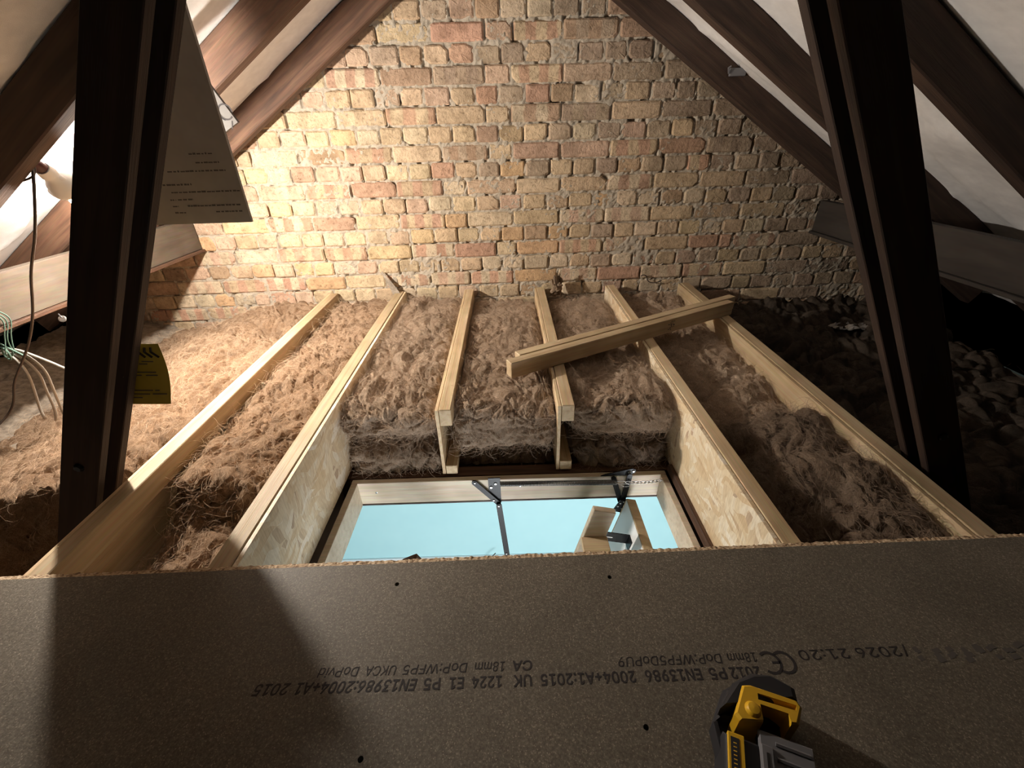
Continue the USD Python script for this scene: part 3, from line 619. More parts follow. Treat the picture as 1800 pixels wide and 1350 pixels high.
for i in range(9):
    f = i / 8; obj('chain_link', link((0.392 + f * 0.105, YS, -0.290 - 0.004 * math.sin(f * math.pi) + 0.003 * f), 0.018, 0.009, 0.3 + (i % 2) * 1.2), 'steel', sp, smooth=True)
obj('anchor', tube([(0.497, YS, -0.287), (0.505, YS, -0.285), (HX1 - 0.021, YS, -0.283)], 0.0018, 6), 'steel', sp)
wt = thing('thin_wire', 'thin dark bent wire end on the blue wall seen through the hatch', 'wire', (-0.16, 2.35, -1.9))
obj('strand', tube(spline([(-0.24, 2.41, -2.30), (-0.25, 2.36, -2.27), (-0.22, 2.34, -2.20), (-0.17, 2.36, -2.15)], 16), 0.004, 5), 'cord_brown', wt, smooth=True)

# ------------------------------------------------------------------ the chipboard deck in front
BA = math.radians(0.74)
def brot(m):
    m.apply_transform(np.array([[math.cos(BA), -math.sin(BA), 0, 0], [math.sin(BA), math.cos(BA), 0, 0.592], [0, 0, 1, 0], [0, 0, 0, 1]])); return m
fb = thing('floorboard', 'grey brown chipboard floor panel across the foreground with upside-down print', 'floorboard', (0, 0.29, 0.0))
holes = [(-0.233, 0.541), (0.178, 0.542), (-0.226, 0.269), (0.179, 0.296)]
body = mf.Manifold.cube([2.4, 0.60, 0.018]).translate([-1.2, -0.60, 0])
for hx, hy in holes: body = body - mf.Manifold.cylinder(0.02, 0.0032, 0.0045, 14).translate([hx * math.cos(BA) + (hy - 0.592) * math.sin(BA), (hy - 0.592) * math.cos(BA) - hx * math.sin(BA), 0.004])
obj('panel', brot(cat_(body)), 'chipboard', fb)
xs = np.linspace(-1.2, 1.2, 500); rg = np.random.default_rng(8); tv, tt = [], []
for i, x in enumerate(xs):
    e = 0.0125 + rg.normal(0, .0009); top = 0.0135 + rg.normal(0, .0005)
    tv += [(x, -0.001, 0.0145), (x, 0.0015, top), (x, e, top - .001 + rg.normal(0, .0004)), (x, e, 0.006), (x, -0.001, 0.005)]
for i in range(499):
    for j in range(4):
        A, B, C, D = i * 5 + j, i * 5 + j + 1, i * 5 + j + 6, i * 5 + j + 5; tt += [(A, C, B), (A, D, C)]
obj('tongue', brot(trimesh.Trimesh(np.array(tv), np.array(tt), process=False)), 'chip_raw', fb)
for hx, hy in holes: obj('screw', disc((hx, hy, 0.0045), (0, 0, 1), 0.0036, 0.001, 8), 'black_steel', fb)
def printed(text, x_right, x_left, y_r, y_l, h, bold=False, shear=0.0):
    """Print on the board, upside down as seen from the camera: it starts at x_right and runs to x_left."""
    m = meshkit.text_mesh(text, 0.01, 0.0003, bold); b = m.bounds
    M = np.diag([1 / (b[1][0] - b[0][0]), 1 / 0.01, 1, 1]); m.apply_translation([-b[0][0], 0, 0]); m.apply_transform(M)
    L = x_right - x_left; v = m.vertices.copy()
    x = x_right - v[:, 0] * L - v[:, 1] * shear; y = y_r + (y_l - y_r) * v[:, 0] - v[:, 1] * h
    m.vertices = np.c_[x, y, 0.0180 + v[:, 2]]
    return m
def row(y): return lambda x: y + 0.0045 * (x - 0.38)
r1, r2 = row(0.3728), row(0.3945)
pr = [[printed(t, a, b, r1(a), r1(b), 0.0162, True, 0.003 if b < -.3 else 0.0) for t, a, b in
       (('2012', .3798, .3313), ('P5', .3247, .2981), ('EN13986', .2858, .1969), ('2004+A1:2015', .1814, .0315), ('UK', .0173, -.0109), ('1224', -.030, -.0772), ('E1', -.0899, -.1126), ('P5', -.1269, -.1531), ('EN13986:2004+A1', -.1637, -.3532), ('2015', -.3644, -.4183))],
      [printed(t, a, b, r2(a), r2(b), 0.0145, k, 0.002) for t, a, b, k in
       (('18mm', .3843, .3383, False), ('DoP:WFP5DoPU9', .3277, .160, False), ('CA', .0202, -.0124, True), ('18mm', -.0245, -.0729, False), ('DoP:WFP5', -.0859, -.1888, False), ('UKCA', -.2007, -.2497, False), ('DoPvid', -.2617, -.3253, False))],
      [printed('/2026 21:20', .633, .454, .3975, .3955, 0.0155)]]
for line in pr:
    for m in line: obj('printed_word', m, 'ink', fb)
ce = []
for k, xc in enumerate((0.424, 0.402)):      # the two open rings of the conformity mark
    a = np.linspace(math.radians(50), math.radians(310), 22)
    ro, ri = 0.0180, 0.0138
    ring = [(xc - ro * math.cos(t), 0.378 - ro * math.sin(t)) for t in a] + [(xc - ri * math.cos(t), 0.378 - ri * math.sin(t)) for t in a[::-1]]
    ce.append(prism(ring, (0, 0, 0.0180), (1, 0, 0), (0, 1, 0), 0.0003))
ce.append(prism([(0.418, 0.3763), (0.405, 0.3763), (0.405, 0.3799), (0.418, 0.3799)], (0, 0, 0.0180), (1, 0, 0), (0, 1, 0), 0.0003))
obj('conformity_mark', cat_(*ce), 'ink', fb)
rg = np.random.default_rng(2); sm = []
for i, x in enumerate(np.arange(0.645, 0.86, 0.024)):
    for j in range(3):
        w = rg.uniform(.006, .016); x0 = x + rg.uniform(-.004, .004); y0 = 0.366 + rg.uniform(0, .026)
        sm.append(prism([(x0, y0), (x0 + w, y0 + .002), (x0 + w - .002, y0 + .009), (x0 - .001, y0 + .007)], (0, 0, 0.0180), (1, 0, 0), (0, 1, 0), 0.00025 + .00002 * (i * 3 + j) ** .5))
obj('smudged_print', cat_(*sm), 'ink_faint', fb, kind='stuff')

# ------------------------------------------------------------------ insulation: rolls of brown wool
def vec_noise(P, f, seed): return np.stack([meshkit.noise(P * f + 13.1 * k, seed + k) for k in range(3)], -1) - .5
def cells(P, size, seed):
    """Worley cells: nearest and second nearest seed distance, in cell units."""
    s = P / np.asarray(size, float); b = np.floor(s).astype(np.int64); f1 = np.full(s.shape[:-1], 9.0); f2 = f1.copy()
    for o in np.ndindex(3, 3, 3):
        c = b + np.array(o) - 1; h = (c[..., 0] * 374761393 + c[..., 1] * 668265263 + c[..., 2] * 2147483647 + seed * 144665) & 0xFFFFFFFF; d = 0
        for k in range(3):
            h = ((h ^ (h >> 13)) * 1274126177 + k) & 0xFFFFFFFF
            d = d + (c[..., k] + (h & 0xFFFF) / 65536.0 - s[..., k]) ** 2
        d = np.sqrt(d); f2 = np.minimum(f2, np.maximum(f1, d)); f1 = np.minimum(f1, d)
    return f1, f2
def wool_d(P, seed, lump=1.0, strata=None):
    """Displacement of a wool surface along its normal (metres)."""
    q = P + 0.085 * vec_noise(P, 7.5, seed) + 0.030 * vec_noise(P, 24.0, seed + 9)
    big = meshkit.fbm(q * 6.0, 2, seed + 20) - .5
    f1, f2 = cells(q, (.058, .105, .075), seed); pil = np.clip((f2 - f1) / .62, 0, 1); pil = np.sqrt(pil * (2 - pil))
    q2 = q + 0.012 * vec_noise(P, 60.0, seed + 15)
    f1, f2 = cells(q2, (.022, .060, .034), seed + 3); pil2 = np.clip((f2 - f1) / .75, 0, 1); pil2 = pil2 * (2 - pil2)
    msk = np.clip(meshkit.noise(q * 9.0, seed + 44) * 2.4 - .6, .25, 1)
    tear = np.clip(meshkit.noise(q * 11.0, seed + 41) - .72, 0, .3)
    st1 = meshkit.noise(q2 * [210, 38, 120], seed + 50); st2 = meshkit.noise(q2 * [330, 110, 260], seed + 51)
    fine = .9 * st1 + .7 * st2
    d = lump * (0.060 * big + 0.030 * (pil - .8) - 0.16 * tear) + 0.0125 * msk * (pil2 - .7) + 0.0046 * (fine - .8)
    if strata is not None:
        w = q * [6.0, 9.0, 80.0]
        lay = meshkit.noise(w, seed + 60) * .6 + meshkit.noise(w * [2.7, 1, 2.3], seed + 61) * .4
        d = d * (1 - strata) + strata * (0.036 * (lay - .5) + 0.040 * big + 0.006 * (pil2 - .6) + 0.004 * (fine - .8))
    return d
def wool_sheet(profile, x0, x1, step, seed, lump=1.0, front=None, edge=0.035, shape=None):
    """A sheet of wool: the (y, z) profile run along x from x0 to x1, roughened along its normal. front: profile z below which the cut face is layered."""
    P = np.array(profile, float); s = np.r_[0, np.cumsum(np.hypot(*np.diff(P, axis=0).T))]
    n = max(8, int(s[-1] / step)); ss = np.linspace(0, s[-1], n)
    y, z = np.interp(ss, s, P[:, 0]), np.interp(ss, s, P[:, 1])
    k = max(1, int(0.02 / step)); ker = np.ones(2 * k + 1) / (2 * k + 1)
    y, z = np.convolve(np.pad(y, k, mode='reflect', reflect_type='odd'), ker, 'valid'), np.convolve(np.pad(z, k, mode='reflect', reflect_type='odd'), ker, 'valid')
    ty, tz = np.gradient(y), np.gradient(z); l = np.hypot(ty, tz); ny, nz = tz / l, -ty / l       # profile runs from the wall (+y) to the front
    m = max(6, int((x1 - x0) / step)); x = np.linspace(x0, x1, m)
    X, I = np.meshgrid(x, np.arange(n), indexing='ij'); Y, Z = y[I], z[I]; NY, NZ = ny[I], nz[I]
    if shape is not None: Z = Z + shape(X, Y)
    Pn = np.stack([X, Y, Z], -1)
    st = None if front is None else np.clip((front - Z) / 0.03, 0, 1) * 0.85
    d = wool_d(Pn, seed, lump, st)
    e = np.minimum(X - x0, x1 - X); d = d - edge * np.exp(-np.maximum(e, 0) / 0.018)
    V = np.stack([X, np.minimum(Y + NY * d, WALL_Y + 0.0178 * X - 0.020), np.maximum(Z + NZ * d, -0.355)], -1)
    J = np.arange(m * n).reshape(m, n)
    q = np.stack([J[:-1, :-1], J[:-1, 1:], J[1:, 1:], J[1:, :-1]], -1).reshape(-1, 4)
    return V.reshape(-1, 3), q
def fibres(V, q, n, seed, mt, parent, length=(0.02, 0.075), lift=0.005):
    """Loose hairs on a wool surface."""
    rng = np.random.default_rng(seed); f = q[rng.integers(0, len(q), n)]
    p = V[f[:, 0]]; nr = np.cross(V[f[:, 1]] - V[f[:, 0]], V[f[:, 3]] - V[f[:, 0]]); nr /= np.linalg.norm(nr, axis=1, keepdims=True) + 1e-12
    t = rng.normal(size=(n, 3)); t -= nr * (t * nr).sum(1, keepdims=True); t /= np.linalg.norm(t, axis=1, keepdims=True)
    b = np.cross(nr, t); L = rng.uniform(*length, (n, 1)); curl = rng.normal(0, 1.6, (n, 1)); pts = []
    for k in range(5):
        u = k / 4; a = curl * u
        pts.append(p + L * u * (t * np.cos(a) + b * np.sin(a)) + nr * (lift * (4 * u * (1 - u)) * rng.uniform(.3, 2.0, (n, 1)) + rng.normal(0, .0012, (n, 1)) + 0.0005))
    C = np.stack(pts, 1).reshape(-1, 3) - world_offset(parent)
    pth = path_for(parent, 'loose_fibres'); c = UsdGeom.BasisCurves.Define(stage, pth)
    c.CreateTypeAttr('linear'); c.CreateCurveVertexCountsAttr(Vt.IntArray.FromNumpy(np.full(n, 5, np.int32)))
    c.CreatePointsAttr(Vt.Vec3fArray.FromNumpy(C.astype(np.float32)))
    c.CreateWidthsAttr(Vt.FloatArray.FromNumpy(np.full(len(C), 0.00042, np.float32))); c.SetWidthsInterpolation('vertex')
    UsdShade.MaterialBindingAPI.Apply(c.GetPrim()).Bind(MAT[mt]); meta(c.GetPrim(), kind='stuff')
def batt(label, profile, x0, x1, seed, mt='wool_brown', step=0.0042, hairs=3000, name='insulation_batt', **k):
    V, q = wool_sheet(profile, x0, x1, step, seed, **k)
    c = np.array([(x0 + x1) / 2, V[:, 1].mean(), V[:, 2].min()])
    t = thing(name, label, 'insulation', c)
    obj('wool', (V, q), mt, t, smooth=True)
    if hairs: fibres(V, q, hairs, seed + 700, {'wool_tan': 'wool_fibre', 'wool_unlit': 'wool_fibre_unlit', 'wool_shaded': 'wool_fibre_shaded'}.get(mt, 'wool_fibre_dark'), t)
    return t
W = YW - 0.035
def left_shape(X, Y):
    far = np.clip((-1.30 - X) / 0.45, 0, 1)
    return -0.13 * far ** 1.5 - 0.25 * np.clip((0.955 - 0.35 * (-1.2 - X) - Y) / 0.10, 0, 1)
batt('orange-tan wool insulation spread left of the leftmost new beam', [(W, -0.035), (0.70, -0.045), (0.45, -0.075)], -1.93, -1.031, 1, 'wool_tan', 0.0048, 9000, shape=left_shape)
batt('tan wool insulation with dark flecks between the two left beams', [(W, -0.03), (1.5, -0.035), (0.93, -0.05), (0.86, -0.15), (0.45, -0.19)], -0.971, -0.647, 2, 'wool_tan', 0.0037, 7000)
batt('bulging brown wool roll left of the cut-off beams, over the hatch', [(W, -0.02), (1.24, -0.02), (1.195, -0.045), (1.188, -0.105), (1.26, -0.125)], -0.584, -0.253, 3, 'wool_brown', 0.0035, 7000, front=-0.06)
batt('dark brown lower wool layer under the bulging roll, left of the hatch back', [(1.45, -0.185), (1.26, -0.185), (1.205, -0.205), (1.185, -0.265), (1.21, -0.29)], -0.584, -0.253, 4, 'wool_brown', 0.0042, 1500)
batt('thick folded brown wool slab between the two cut-off beams', [(W, -0.04), (1.80, -0.03), (1.25, -0.028), (1.20, -0.055), (1.192, -0.165), (1.27, -0.185)], -0.198, 0.147, 5, 'wool_brown', 0.0035, 7000, front=-0.065)
batt('shadowed wool clumps under the middle slab, above the hatch frame', [(1.50, -0.255), (1.30, -0.255), (1.255, -0.265), (1.245, -0.285)], -0.198, 0.147, 6, 'wool_shaded', 0.005, 600)
batt('brown streaky wool roll right of the cut-off beams, over the hatch', [(W, -0.05), (1.80, -0.04), (1.25, -0.012), (1.20, -0.04), (1.195, -0.115), (1.26, -0.135)], 0.203, 0.549, 7, 'wool_brown', 0.0035, 7000, front=-0.05)
batt('dark lower wool layer right of the hatch back, against the strand board', [(1.45, -0.175), (1.26, -0.175), (1.205, -0.195), (1.19, -0.255), (1.22, -0.28)], 0.215, 0.549, 8, 'wool_shaded', 0.0042, 1500)
batt('sunken brown wool between the two right beams, far part under the battens', [(W, -0.045), (1.60, -0.055), (1.15, -0.07), (1.05, -0.12)], 0.606, 0.967, 9, 'wool_brown', 0.0038, 5000)
batt('fluffy shade-darkened wool chunk rising to the rightmost beam, right of the hatch', [(1.22, -0.13), (1.17, -0.03), (1.10, -0.012), (0.75, -0.025), (0.45, -0.075)], 0.608, 0.965, 10, 'wool_shaded', 0.0040, 5000, edge=0.02, shape=lambda X, Y: -0.07 * np.clip((0.86 - X) / 0.26, 0, 1))
batt('unlit dark wool sagging in the loft right of the rightmost beam', [(W, -0.10), (1.5, -0.19), (0.6, -0.20)], 1.03, 2.2, 12, 'wool_unlit', 0.008, 1500, lump=1.8)

# grey rubble and dust in the left eaves
def rubble():
    xs, ys = np.arange(-2.5, -1.62, 0.012), np.arange(0.6, 2.44, 0.012)
    X, Y = np.meshgrid(xs, ys, indexing='ij'); P = np.stack([X, Y, 0 * X], -1)
    Z = -0.225 + 0.10 * np.clip((-1.75 - X) / .5, 0, 1) + 0.05 * (meshkit.fbm(P * 7, 3, 2) - .5) + 0.035 * np.clip(meshkit.noise(P * 26, 5) - .55, 0, 1) + 0.012 * meshkit.noise(P * 60, 6)
    n, m = X.shape; I = np.arange(n * m).reshape(n, m)
    return np.stack([X, Y, Z], -1).reshape(-1, 3), np.stack([I[:-1, :-1], I[1:, :-1], I[1:, 1:], I[:-1, 1:]], -1).reshape(-1, 4)
obj('rubble', rubble(), 'rubble_grey', smooth=True, label='grey dust and rubble under the left purlin', cat='rubble', kind='stuff')
def scrap(x, y, z, w, d, seed, h=0.03):
    a, b = np.meshgrid(np.linspace(-1, 1, 16), np.linspace(-1, 1, 12), indexing='ij'); P = np.stack([a * 2, b * 2, 0 * a + seed], -1)
    e = 1 - 0.35 * meshkit.noise(P * 3, seed); V = np.stack([x + a * w * e, y + b * d * e, z + h * (meshkit.fbm(P * 1.3, 3, seed) - .5) * 2], -1).reshape(-1, 3)
    I = np.arange(16 * 12).reshape(16, 12); q = np.stack([I[:-1, :-1], I[1:, :-1], I[1:, 1:], I[:-1, 1:]], -1).reshape(-1, 4)
    m = trimesh.Trimesh(V, np.vstack([q[:, [0, 1, 2]], q[:, [0, 2, 3]]]), process=False); m2 = m.copy(); m2.apply_translation([0, 0, -0.0015]); m2.invert()
    return cat_(m, m2)
obj('paper_scrap', scrap(1.72, 2.03, -0.125, 0.10, 0.05, 3), 'sheet_grey', smooth=True, label='crumpled pale scrap of paper lying in the dark right of the beams', cat='paper')
for k, (x, y, z, w, d, lab) in enumerate([(-1.95, 1.05, -0.10, 0.06, 0.05, 'dull grey flake of felt on the rubble at the far left edge'), (-1.98, 1.28, -0.08, 0.07, 0.05, 'dark torn felt flake behind another on the left rubble')]):
    obj('felt_flake', scrap(x, y, z, w, d, 7 + k), 'rubble_grey', smooth=True, label=lab, cat='scrap')

# torn felt and tufts standing at the wall
def ribbon(pts, widths, thick=0.003):
    P = np.array(pts, float); n = len(P); t = np.gradient(P, axis=0); t /= np.linalg.norm(t, axis=1, keepdims=True); s = np.cross(t, [0, -1.0, 0.15]); s /= np.linalg.norm(s, axis=1, keepdims=True); nn = np.cross(t, s)
    V = np.vstack([P + s * np.array(widths)[:, None] * a + nn * thick * b for a, b in ((-1, -.5), (1, -.5), (1, .5), (-1, .5))]); T = []
    for i in range(n - 1):
        for j in range(4):
            A, B, C, D = j * n + i, ((j + 1) % 4) * n + i, ((j + 1) % 4) * n + i + 1, j * n + i + 1; T += [(A, B, C), (A, C, D)]
    T += [(0, n, 2 * n), (0, 2 * n, 3 * n), (n - 1, 3 * n - 1, 2 * n - 1), (n - 1, 4 * n - 1, 3 * n - 1)]
    return trimesh.Trimesh(V, np.array(T), process=False)
obj('felt_strip', ribbon(spline([(-0.615, 2.395, -0.06), (-0.635, 2.40, 0.0), (-0.672, 2.415, 0.065), (-0.705, 2.43, 0.115)], 10), np.linspace(.026, .004, 10)), 'rubble_grey', label='pointed torn felt strip standing at the wall above the second beam', cat='felt')
def tuft(c, r, seed, sx=1.0, sz=1.0):
    m = trimesh.creation.icosphere(4); v = m.vertices * [r * sx, r * .6, r * sz]; m.vertices = c + v * (1 + 1.2 * wool_d(v * 1.4 + seed, seed)[:, None] / r)
    return m
tf = thing('wool_tuft', 'torn wool tuft rising against the bricks behind the right cut-off beam', 'insulation', (0.26, 2.40, -0.04))
obj('wool', cat_(tuft(np.array([0.262, 2.385, 0.01]), 0.042, 3, .9, 1.3), tuft(np.array([0.285, 2.40, 0.065]), 0.028, 5, .8, 1.5)), 'wool_brown', tf, smooth=True)
obj('thin_cable', tube(spline([(0.755, 2.452, 0.038), (0.775, 2.452, 0.045), (0.79, 2.455, 0.035), (0.80, 2.455, 0.012), (0.828, 2.456, -0.002), (0.858, 2.452, 0.002), (0.878, 2.452, 0.012)], 30), 0.0028, 6), 'cord_brown', smooth=True, label='thin dark cable curling out of the brick joints above the battens', cat='cable')

# ------------------------------------------------------------------ the hanging lamp
ax = LAMP_AXIS / np.linalg.norm(LAMP_AXIS)
NECK = np.array([-1.288, 1.372, 0.716])
bd = BULB - NECK; bd /= np.linalg.norm(bd)
lamp = thing('hanging_lamp', 'white lamp holder with lit bulb hanging under the left rafter by a brown cord', 'lamp', NECK)
obj('holder_cap', lathe([(-0.036, 0.0001), (-0.034, 0.007), (-0.018, 0.014), (0.0, 0.016), (0.001, 0.0001)], NECK, bd), 'cap_red', lamp, smooth=40)
obj('holder_neck', lathe([(0.0, 0.0001), (0.0, 0.019), (0.024, 0.022), (0.026, 0.018)], NECK, bd), 'white_plastic', lamp, smooth=40)
obj('shade', lathe([(0.024, 0.0185), (0.040, 0.021), (0.062, 0.035), (0.080, 0.041), (0.088, 0.041), (0.088, 0.039), (0.080, 0.039), (0.062, 0.033), (0.040, 0.019)], NECK, bd), 'white_plastic', lamp, smooth=50)
el = spline([NECK + bd * 0.03, NECK + bd * 0.075, BULB - ax * 0.045, BULB - ax * 0.028], 14)
obj('bulb_base', cat_(tube(el, np.linspace(0.012, 0.015, 14), 16), lathe([(-0.034, 0.0002), (-0.032, 0.016), (-0.0085, 0.0285), (-0.0085, 0.0002)], BULB, ax)), 'white_plastic', lamp, smooth=50)
obj('bulb', lathe([(0.029 * math.sin(a), max(0.0002, 0.029 * math.cos(a))) for a in np.linspace(-0.30, math.pi / 2, 14)], BULB, ax), 'bulb_glow', lamp, smooth=True)
top = NECK - bd * 0.03
obj('cord', tube(spline([top, (-1.30, 1.295, 0.60), (-1.335, 1.29, 0.535), (-1.40, 1.295, 0.446), (-1.45, 1.30, 0.36), (-1.52, 1.30, 0.25), (-1.575, 1.30, 0.185), (-1.72, 1.33, 0.05), (-1.80, 1.35, -0.04), (-1.85, 1.30, -0.10)], 60), 0.0036, 8), 'cord_brown', lamp, smooth=True)
obj('cord', tube(spline([top, (-1.285, 1.335, 0.700), (-1.32, 1.33, 0.688), (-1.36, 1.31, 0.675)], 12), 0.0028, 6), 'cord_brown', lamp, smooth=True)
# white cables tied to the purlin
cc = thing('cable_bundle', 'looped white cables tied up with green twine below the left purlin', 'cable', (-1.6, 1.35, 0.0))
for k, pts in enumerate([[(-1.85, 1.36, 0.165), (-1.709, 1.35, 0.179), (-1.664, 1.35, 0.184), (-1.607, 1.35, 0.158), (-1.56, 1.36, 0.115), (-1.50, 1.37, 0.06), (-1.44, 1.40, 0.02)],
                         [(-1.86, 1.37, 0.13), (-1.72, 1.36, 0.170), (-1.665, 1.355, 0.176), (-1.625, 1.35, 0.150), (-1.605, 1.35, 0.105), (-1.61, 1.35, 0.05), (-1.635, 1.36, -0.02), (-1.66, 1.37, -0.10)],
                         [(-1.86, 1.35, 0.12), (-1.73, 1.345, 0.165), (-1.67, 1.345, 0.172), (-1.64, 1.345, 0.14), (-1.625, 1.345, 0.09), (-1.64, 1.35, 0.03), (-1.665, 1.36, -0.05), (-1.69, 1.36, -0.11)],
                         [(-1.87, 1.33, 0.10), (-1.74, 1.34, 0.158), (-1.675, 1.34, 0.168), (-1.655, 1.338, 0.13), (-1.655, 1.335, 0.07), (-1.68, 1.34, 0.0), (-1.70, 1.34, -0.09)]]):
    obj('cable', tube(spline(pts, 40), 0.0042, 8), 'cable_white', cc, smooth=True)
tw = thing('twine', 'green twine looped over the left purlin holding white cables', 'twine', (-1.62, 1.34, 0.2))
for k, (o, e) in enumerate(((0, 0), (0.012, 0.006), (-0.01, 0.012))):
    obj('strand', tube(spline([(-1.648, 1.25 + o, 0.415), (-1.625, 1.30 + o, 0.345), (-1.618, 1.345 + o, 0.285), (-1.632, 1.34 + o, 0.25), (-1.645, 1.335 + o, 0.215), (-1.655, 1.34 + o - e, 0.185), (-1.667, 1.34 + o, 0.162)], 24), 0.0022, 5), 'twine_green', tw, smooth=True)
obj('knot', cat_(tube(spline([(-1.69, 1.325, 0.245), (-1.665, 1.33, 0.21), (-1.645, 1.335, 0.185), (-1.63, 1.34, 0.165)], 10), 0.003, 6), tube(spline([(-1.675, 1.33, 0.20), (-1.655, 1.325, 0.175), (-1.67, 1.33, 0.155), (-1.685, 1.335, 0.175), (-1.665, 1.34, 0.195)], 16), 0.003, 6)), 'twine_green', tw, smooth=True)
obj('hook', cat_(tube([(-1.605, 1.497, 0.252), (-1.60, 1.497, 0.236)], 0.0025, 6), disc((-1.60, 1.497, 0.232), (0.3, -0.6, 0.4), 0.012, 0.003, 12)), 'steel', label='small shiny metal hook under the left purlin', cat='hook')

# ------------------------------------------------------------------ hanging sheets and the yellow tag
sh = thing('hanging_board', 'dark grey printed board hanging from the rafter behind the left strut', 'board', (-0.87, 1.27, 0.58))
Ys = 1.262
obj('panel', prism([(-1.0, 0.575), (-0.694, 0.575), (-0.694, 1.12), (-0.88, 1.12), (-1.0, 0.85)], (0, Ys + 0.009, 0), (1, 0, 0), (0, 0, 1), 0.009), 'sheet_grey', sh)
rg = np.random.default_rng(6); dash = []
for row, (z, segs) in enumerate([(0.742, [(-.80, -.74)]), (0.722, [(-.79, -.73)]), (0.703, [(-.87, -.72)]), (0.672, [(-.895, -.82)]), (0.654, [(-.88, -.70)]), (0.636, [(-.89, -.875), (-.87, -.83)]), (0.620, [(-.89, -.875), (-.85, -.71)]), (0.604, [(-.89, -.86), (-.78, -.71)])]):
    for a, b in segs:
        x = a
        while x < b:
            w = rg.uniform(.004, .012); dash.append(box(x, min(b, x + w), Ys - 0.0004, Ys, z + 0.012 * 0 - .0018, z + rg.uniform(.001, .0026), 0)); x += w + rg.uniform(.001, .004)
obj('faded_print', cat_(*dash), 'ink_faint', sh, kind='stuff')
t2 = thing('plasterboard_offcut', 'light grey offcut with a pencilled ring, tucked behind the dark hanging board', 'board', (-0.86, 1.60, 0.80))
c0 = np.array([-0.828, 1.60, 0.818]); ua, ub = np.array([-0.468, 0, 0.884]), np.array([-0.884, 0, -0.468])
obj('panel', prism([(0, 0), (0.22, 0), (0.22, 0.19), (0, 0.19)], c0 + np.array([0, 0.0125, 0]), ua, ub, 0.0125), 'offcut_grey', t2)
rc = np.array([-0.857, 1.60, 0.846])
def ring(r0, r1, a0, a1):
    a = np.linspace(a0, a1, 28); return prism([(r1 * math.cos(t), r1 * math.sin(t)) for t in a] + [(r0 * math.cos(t), r0 * math.sin(t)) for t in a[::-1]], rc + np.array([0, -0.0001, 0]), (1, 0, 0), (0, 0, 1), 0.0004)
obj('pencil_mark', cat_(ring(0.0185, 0.0225, 0.0, 5.6), ring(0.021, 0.024, 3.0, 4.4), prism([(0.004, -0.048), (0.007, -0.048), (0.014, -0.024), (0.011, -0.024)], rc, (1, 0, 0), (0, 0, 1), 0.0004)), 'ink', t2)

tg = thing('warning_tag', 'yellow paper tag with black chevrons stuck to the back of the left strut', 'tag', (-0.87, 0.93, 0.20))
def tag_pt(u, v):
    """u from 0 (left) to 1, v from 0 (bottom) to 1, on the curled card."""
    l = np.array([-1.02 + 0.12 * v, 0, 0.214 + 0.158 * v]); r = np.array([-0.858 + 0.037 * v - 0.006 * math.sin(v * 3.14) * -1, 0, 0.199 + 0.164 * v])
    p = l * (1 - u) + r * u; p[1] = 0.930 + 0.006 * math.sin(v * 3) + 0.010 * u * u; return p
def tag_grid(us, vs, off):
    g = np.array([[tag_pt(u, v) + np.array([0, off, 0]) for v in vs] for u in us]); I = np.arange(len(us) * len(vs)).reshape(len(us), len(vs))
    q = np.stack([I[:-1, :-1], I[1:, :-1], I[1:, 1:], I[:-1, 1:]], -1).reshape(-1, 4); return trimesh.Trimesh(g.reshape(-1, 3), np.vstack([q[:, [0, 1, 2]], q[:, [0, 2, 3]]]), process=False)
cf = tag_grid(np.linspace(0, 1, 8), np.linspace(0, 1, 12), 0); cb = tag_grid(np.linspace(0, 1, 8), np.linspace(0, 1, 12), 0.0008); cb.invert()
obj('card', cat_(cf, cb), 'tag_yellow', tg, smooth=40)
marks = [tag_grid(np.linspace(a, b, 3), [v, v + .018], -0.0005) for v, a, b in ((.70, .55, .78), (.66, .5, .66), (.52, .45, .80), (.47, .42, .55), (.47, .62, .82), (.22, .40, .74), (.22, .77, .84), (.16, .42, .70), (.16, .74, .95), (.10, .42, .6))]
obj('lettering', cat_(*marks), 'ink_faint', tg, kind='stuff')
ch = []
for u0 in (0.52, 0.66, 0.80):
    for (ua_, va), (ub_, vb) in (((u0, .94), (u0 - .02, .87)), ((u0 - .02, .87), (u0 + .12, .78))):
        a, b = tag_pt(ua_, va), tag_pt(ub_, vb); a[1] -= .001; b[1] -= .001; ch.append(tube([a, b], 0.0026, 6))
obj('chevron', cat_(*ch), 'ink', tg)

mc = thing('metal_clip', 'small bent grey metal clip on top of the right gable rafter', 'clip', (1.02, 2.31, 0.96))
obj('strap', cat_(box(0.99, 1.06, 2.30, 2.315, 0.955, 0.985, 0.002), tube([(0.985, 2.30, 0.965), (0.975, 2.29, 0.985), (0.985, 2.288, 0.99)], 0.004, 6)), 'tool_grey', mc)

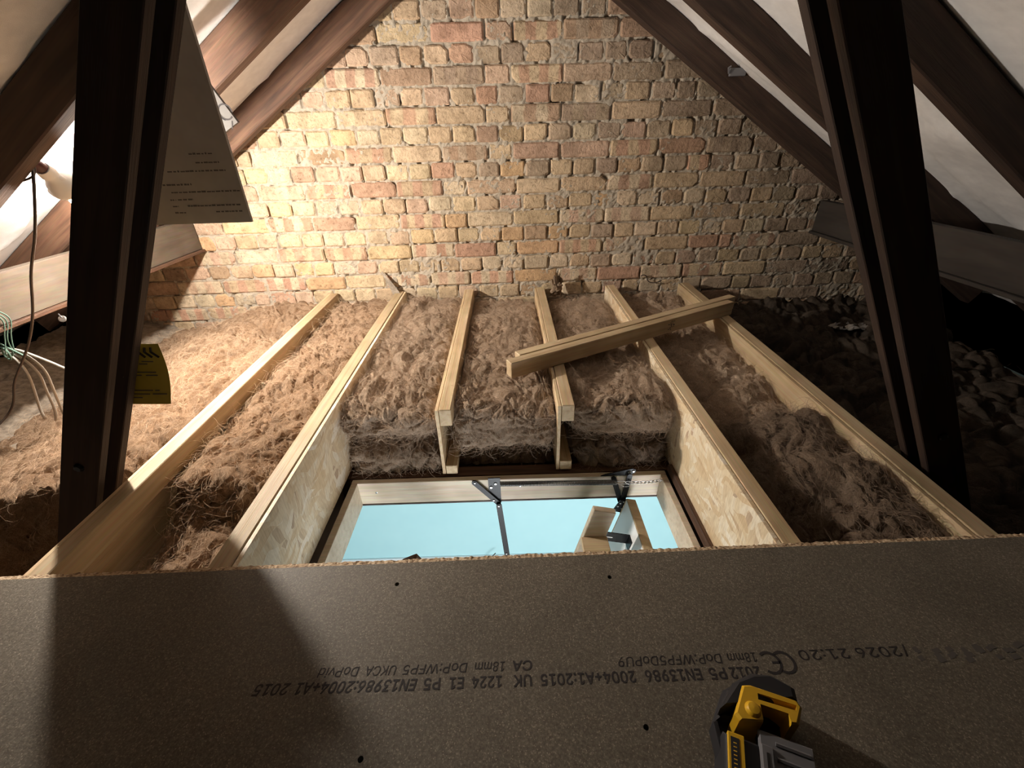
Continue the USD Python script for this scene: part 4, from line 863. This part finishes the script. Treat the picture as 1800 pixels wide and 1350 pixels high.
# ------------------------------------------------------------------ the power tool in the foreground
tl = thing('power_tool', 'yellow and black cordless power tool with ribbed battery standing on the chipboard', 'power tool', (0.325, 0.27, 0.018))
def TP(x, y, z): return np.array([x, y, z])
def hull(pts): return cat_(mf.Manifold.hull_points(np.array(pts, float)))
def slab_(poly, z0, z1, c=0.004):
    P = np.array(poly, float); ctr = P.mean(0); pts = []
    for p in P:
        q = p + (ctr - p) / np.linalg.norm(ctr - p) * c
        pts += [(*q, z0), (*p, z0 + c), (*p, z1 - c), (*q, z1)]
    return mf.Manifold.hull_points(np.array(pts))
head = slab_([(0.262, 0.283), (0.292, 0.322), (0.330, 0.336), (0.360, 0.330), (0.384, 0.312), (0.386, 0.288), (0.330, 0.268)], 0.018, 0.070, 0.012) + slab_([(0.268, 0.288), (0.298, 0.318), (0.330, 0.330), (0.358, 0.326), (0.380, 0.308), (0.376, 0.294), (0.33, 0.300), (0.29, 0.29)], 0.06, 0.094, 0.008)
obj('head', cat_(head), 'tool_black', tl, smooth=40)
yel = slab_([(0.281, 0.278), (0.306, 0.312), (0.318, 0.312), (0.371, 0.290), (0.373, 0.282), (0.358, 0.263), (0.306, 0.270), (0.284, 0.270)], 0.030, 0.097, 0.004)
yel = yel - slab_([(0.319, 0.287), (0.350, 0.275), (0.347, 0.255), (0.312, 0.262)], 0.055, 0.13, 0.002) - slab_([(0.322, 0.300), (0.366, 0.284), (0.362, 0.278), (0.319, 0.2925)], 0.075, 0.13, 0.001)
obj('collar', cat_(yel), 'tool_yellow', tl, smooth=40)
obj('knob', lathe([(0, 0.011), (0.012, 0.011), (0.017, 0.007), (0.018, 0.0002)], (0.306, 0.281, 0.084), (0.05, 0, 1), 20), 'tool_yellow', tl, smooth=40)
obj('window', cat_(slab_([(0.320, 0.286), (0.349, 0.275), (0.342, 0.252), (0.311, 0.259)], 0.05, 0.058, 0.001)), 'hole', tl)
TD, TE, TO = np.array([-0.375, -0.927]), np.array([0.927, -0.375]), np.array([0.268, 0.266])    # towards the camera, to the right, the battery's far left corner
def T2(a, b): return tuple(TO + TE * a + TD * b)
def tslab(a0, a1, b0, b1, z0, z1, c): return cat_(slab_([T2(a0, b0), T2(a1, b0), T2(a1, b1), T2(a0, b1)], z0, z1, c))
obj('battery', tslab(-0.004, 0.100, 0.002, 0.13, 0.018, 0.083, 0.006), 'tool_black', tl, smooth=40)
obj('battery_face', tslab(0.037, 0.098, -0.012, 0.128, 0.078, 0.0895, 0.003), 'tool_grey', tl, smooth=40)
for k in range(6): obj('rib', tube([(*T2(0.055, 0.0 + 0.0165 * k), 0.0895), (*T2(0.094, 0.0 + 0.0165 * k), 0.0895)], 0.0027, 6), 'tool_grey', tl)
obj('latch', tslab(0.038, 0.050, 0.006, 0.120, 0.086, 0.0940, 0.002), 'tool_grey', tl)
obj('latch_groove', tslab(0.0425, 0.0455, 0.015, 0.10, 0.0930, 0.0946, 0.0004), 'hole', tl)
obj('label_strip', tslab(0.0, 0.0185, 0.004, 0.126, 0.078, 0.0900, 0.002), 'tool_yellow', tl)
obj('label_strip', tslab(0.0025, 0.0125, 0.010, 0.122, 0.087, 0.0906, 0.0006), 'tool_black', tl, label='black panel of the label strip')
obj('belt_hook', cat_(slab_([(0.262, 0.284), (0.268, 0.286), (0.262, 0.236), (0.256, 0.236)], 0.03, 0.062, 0.002)), 'tool_black', tl)
obj('screw', disc((0.342, 0.322, 0.0935), (0, 0, 1), 0.004, 0.002, 12), 'steel', tl)
mk = [tslab(0.0055, 0.0095, 0.016 + 0.0045 * k, 0.0172 + 0.0045 * k, 0.0904, 0.0907, 0.0001) for k in range(14)]
obj('faint_lettering', cat_(*mk), 'tool_yellow', tl, kind='stuff')
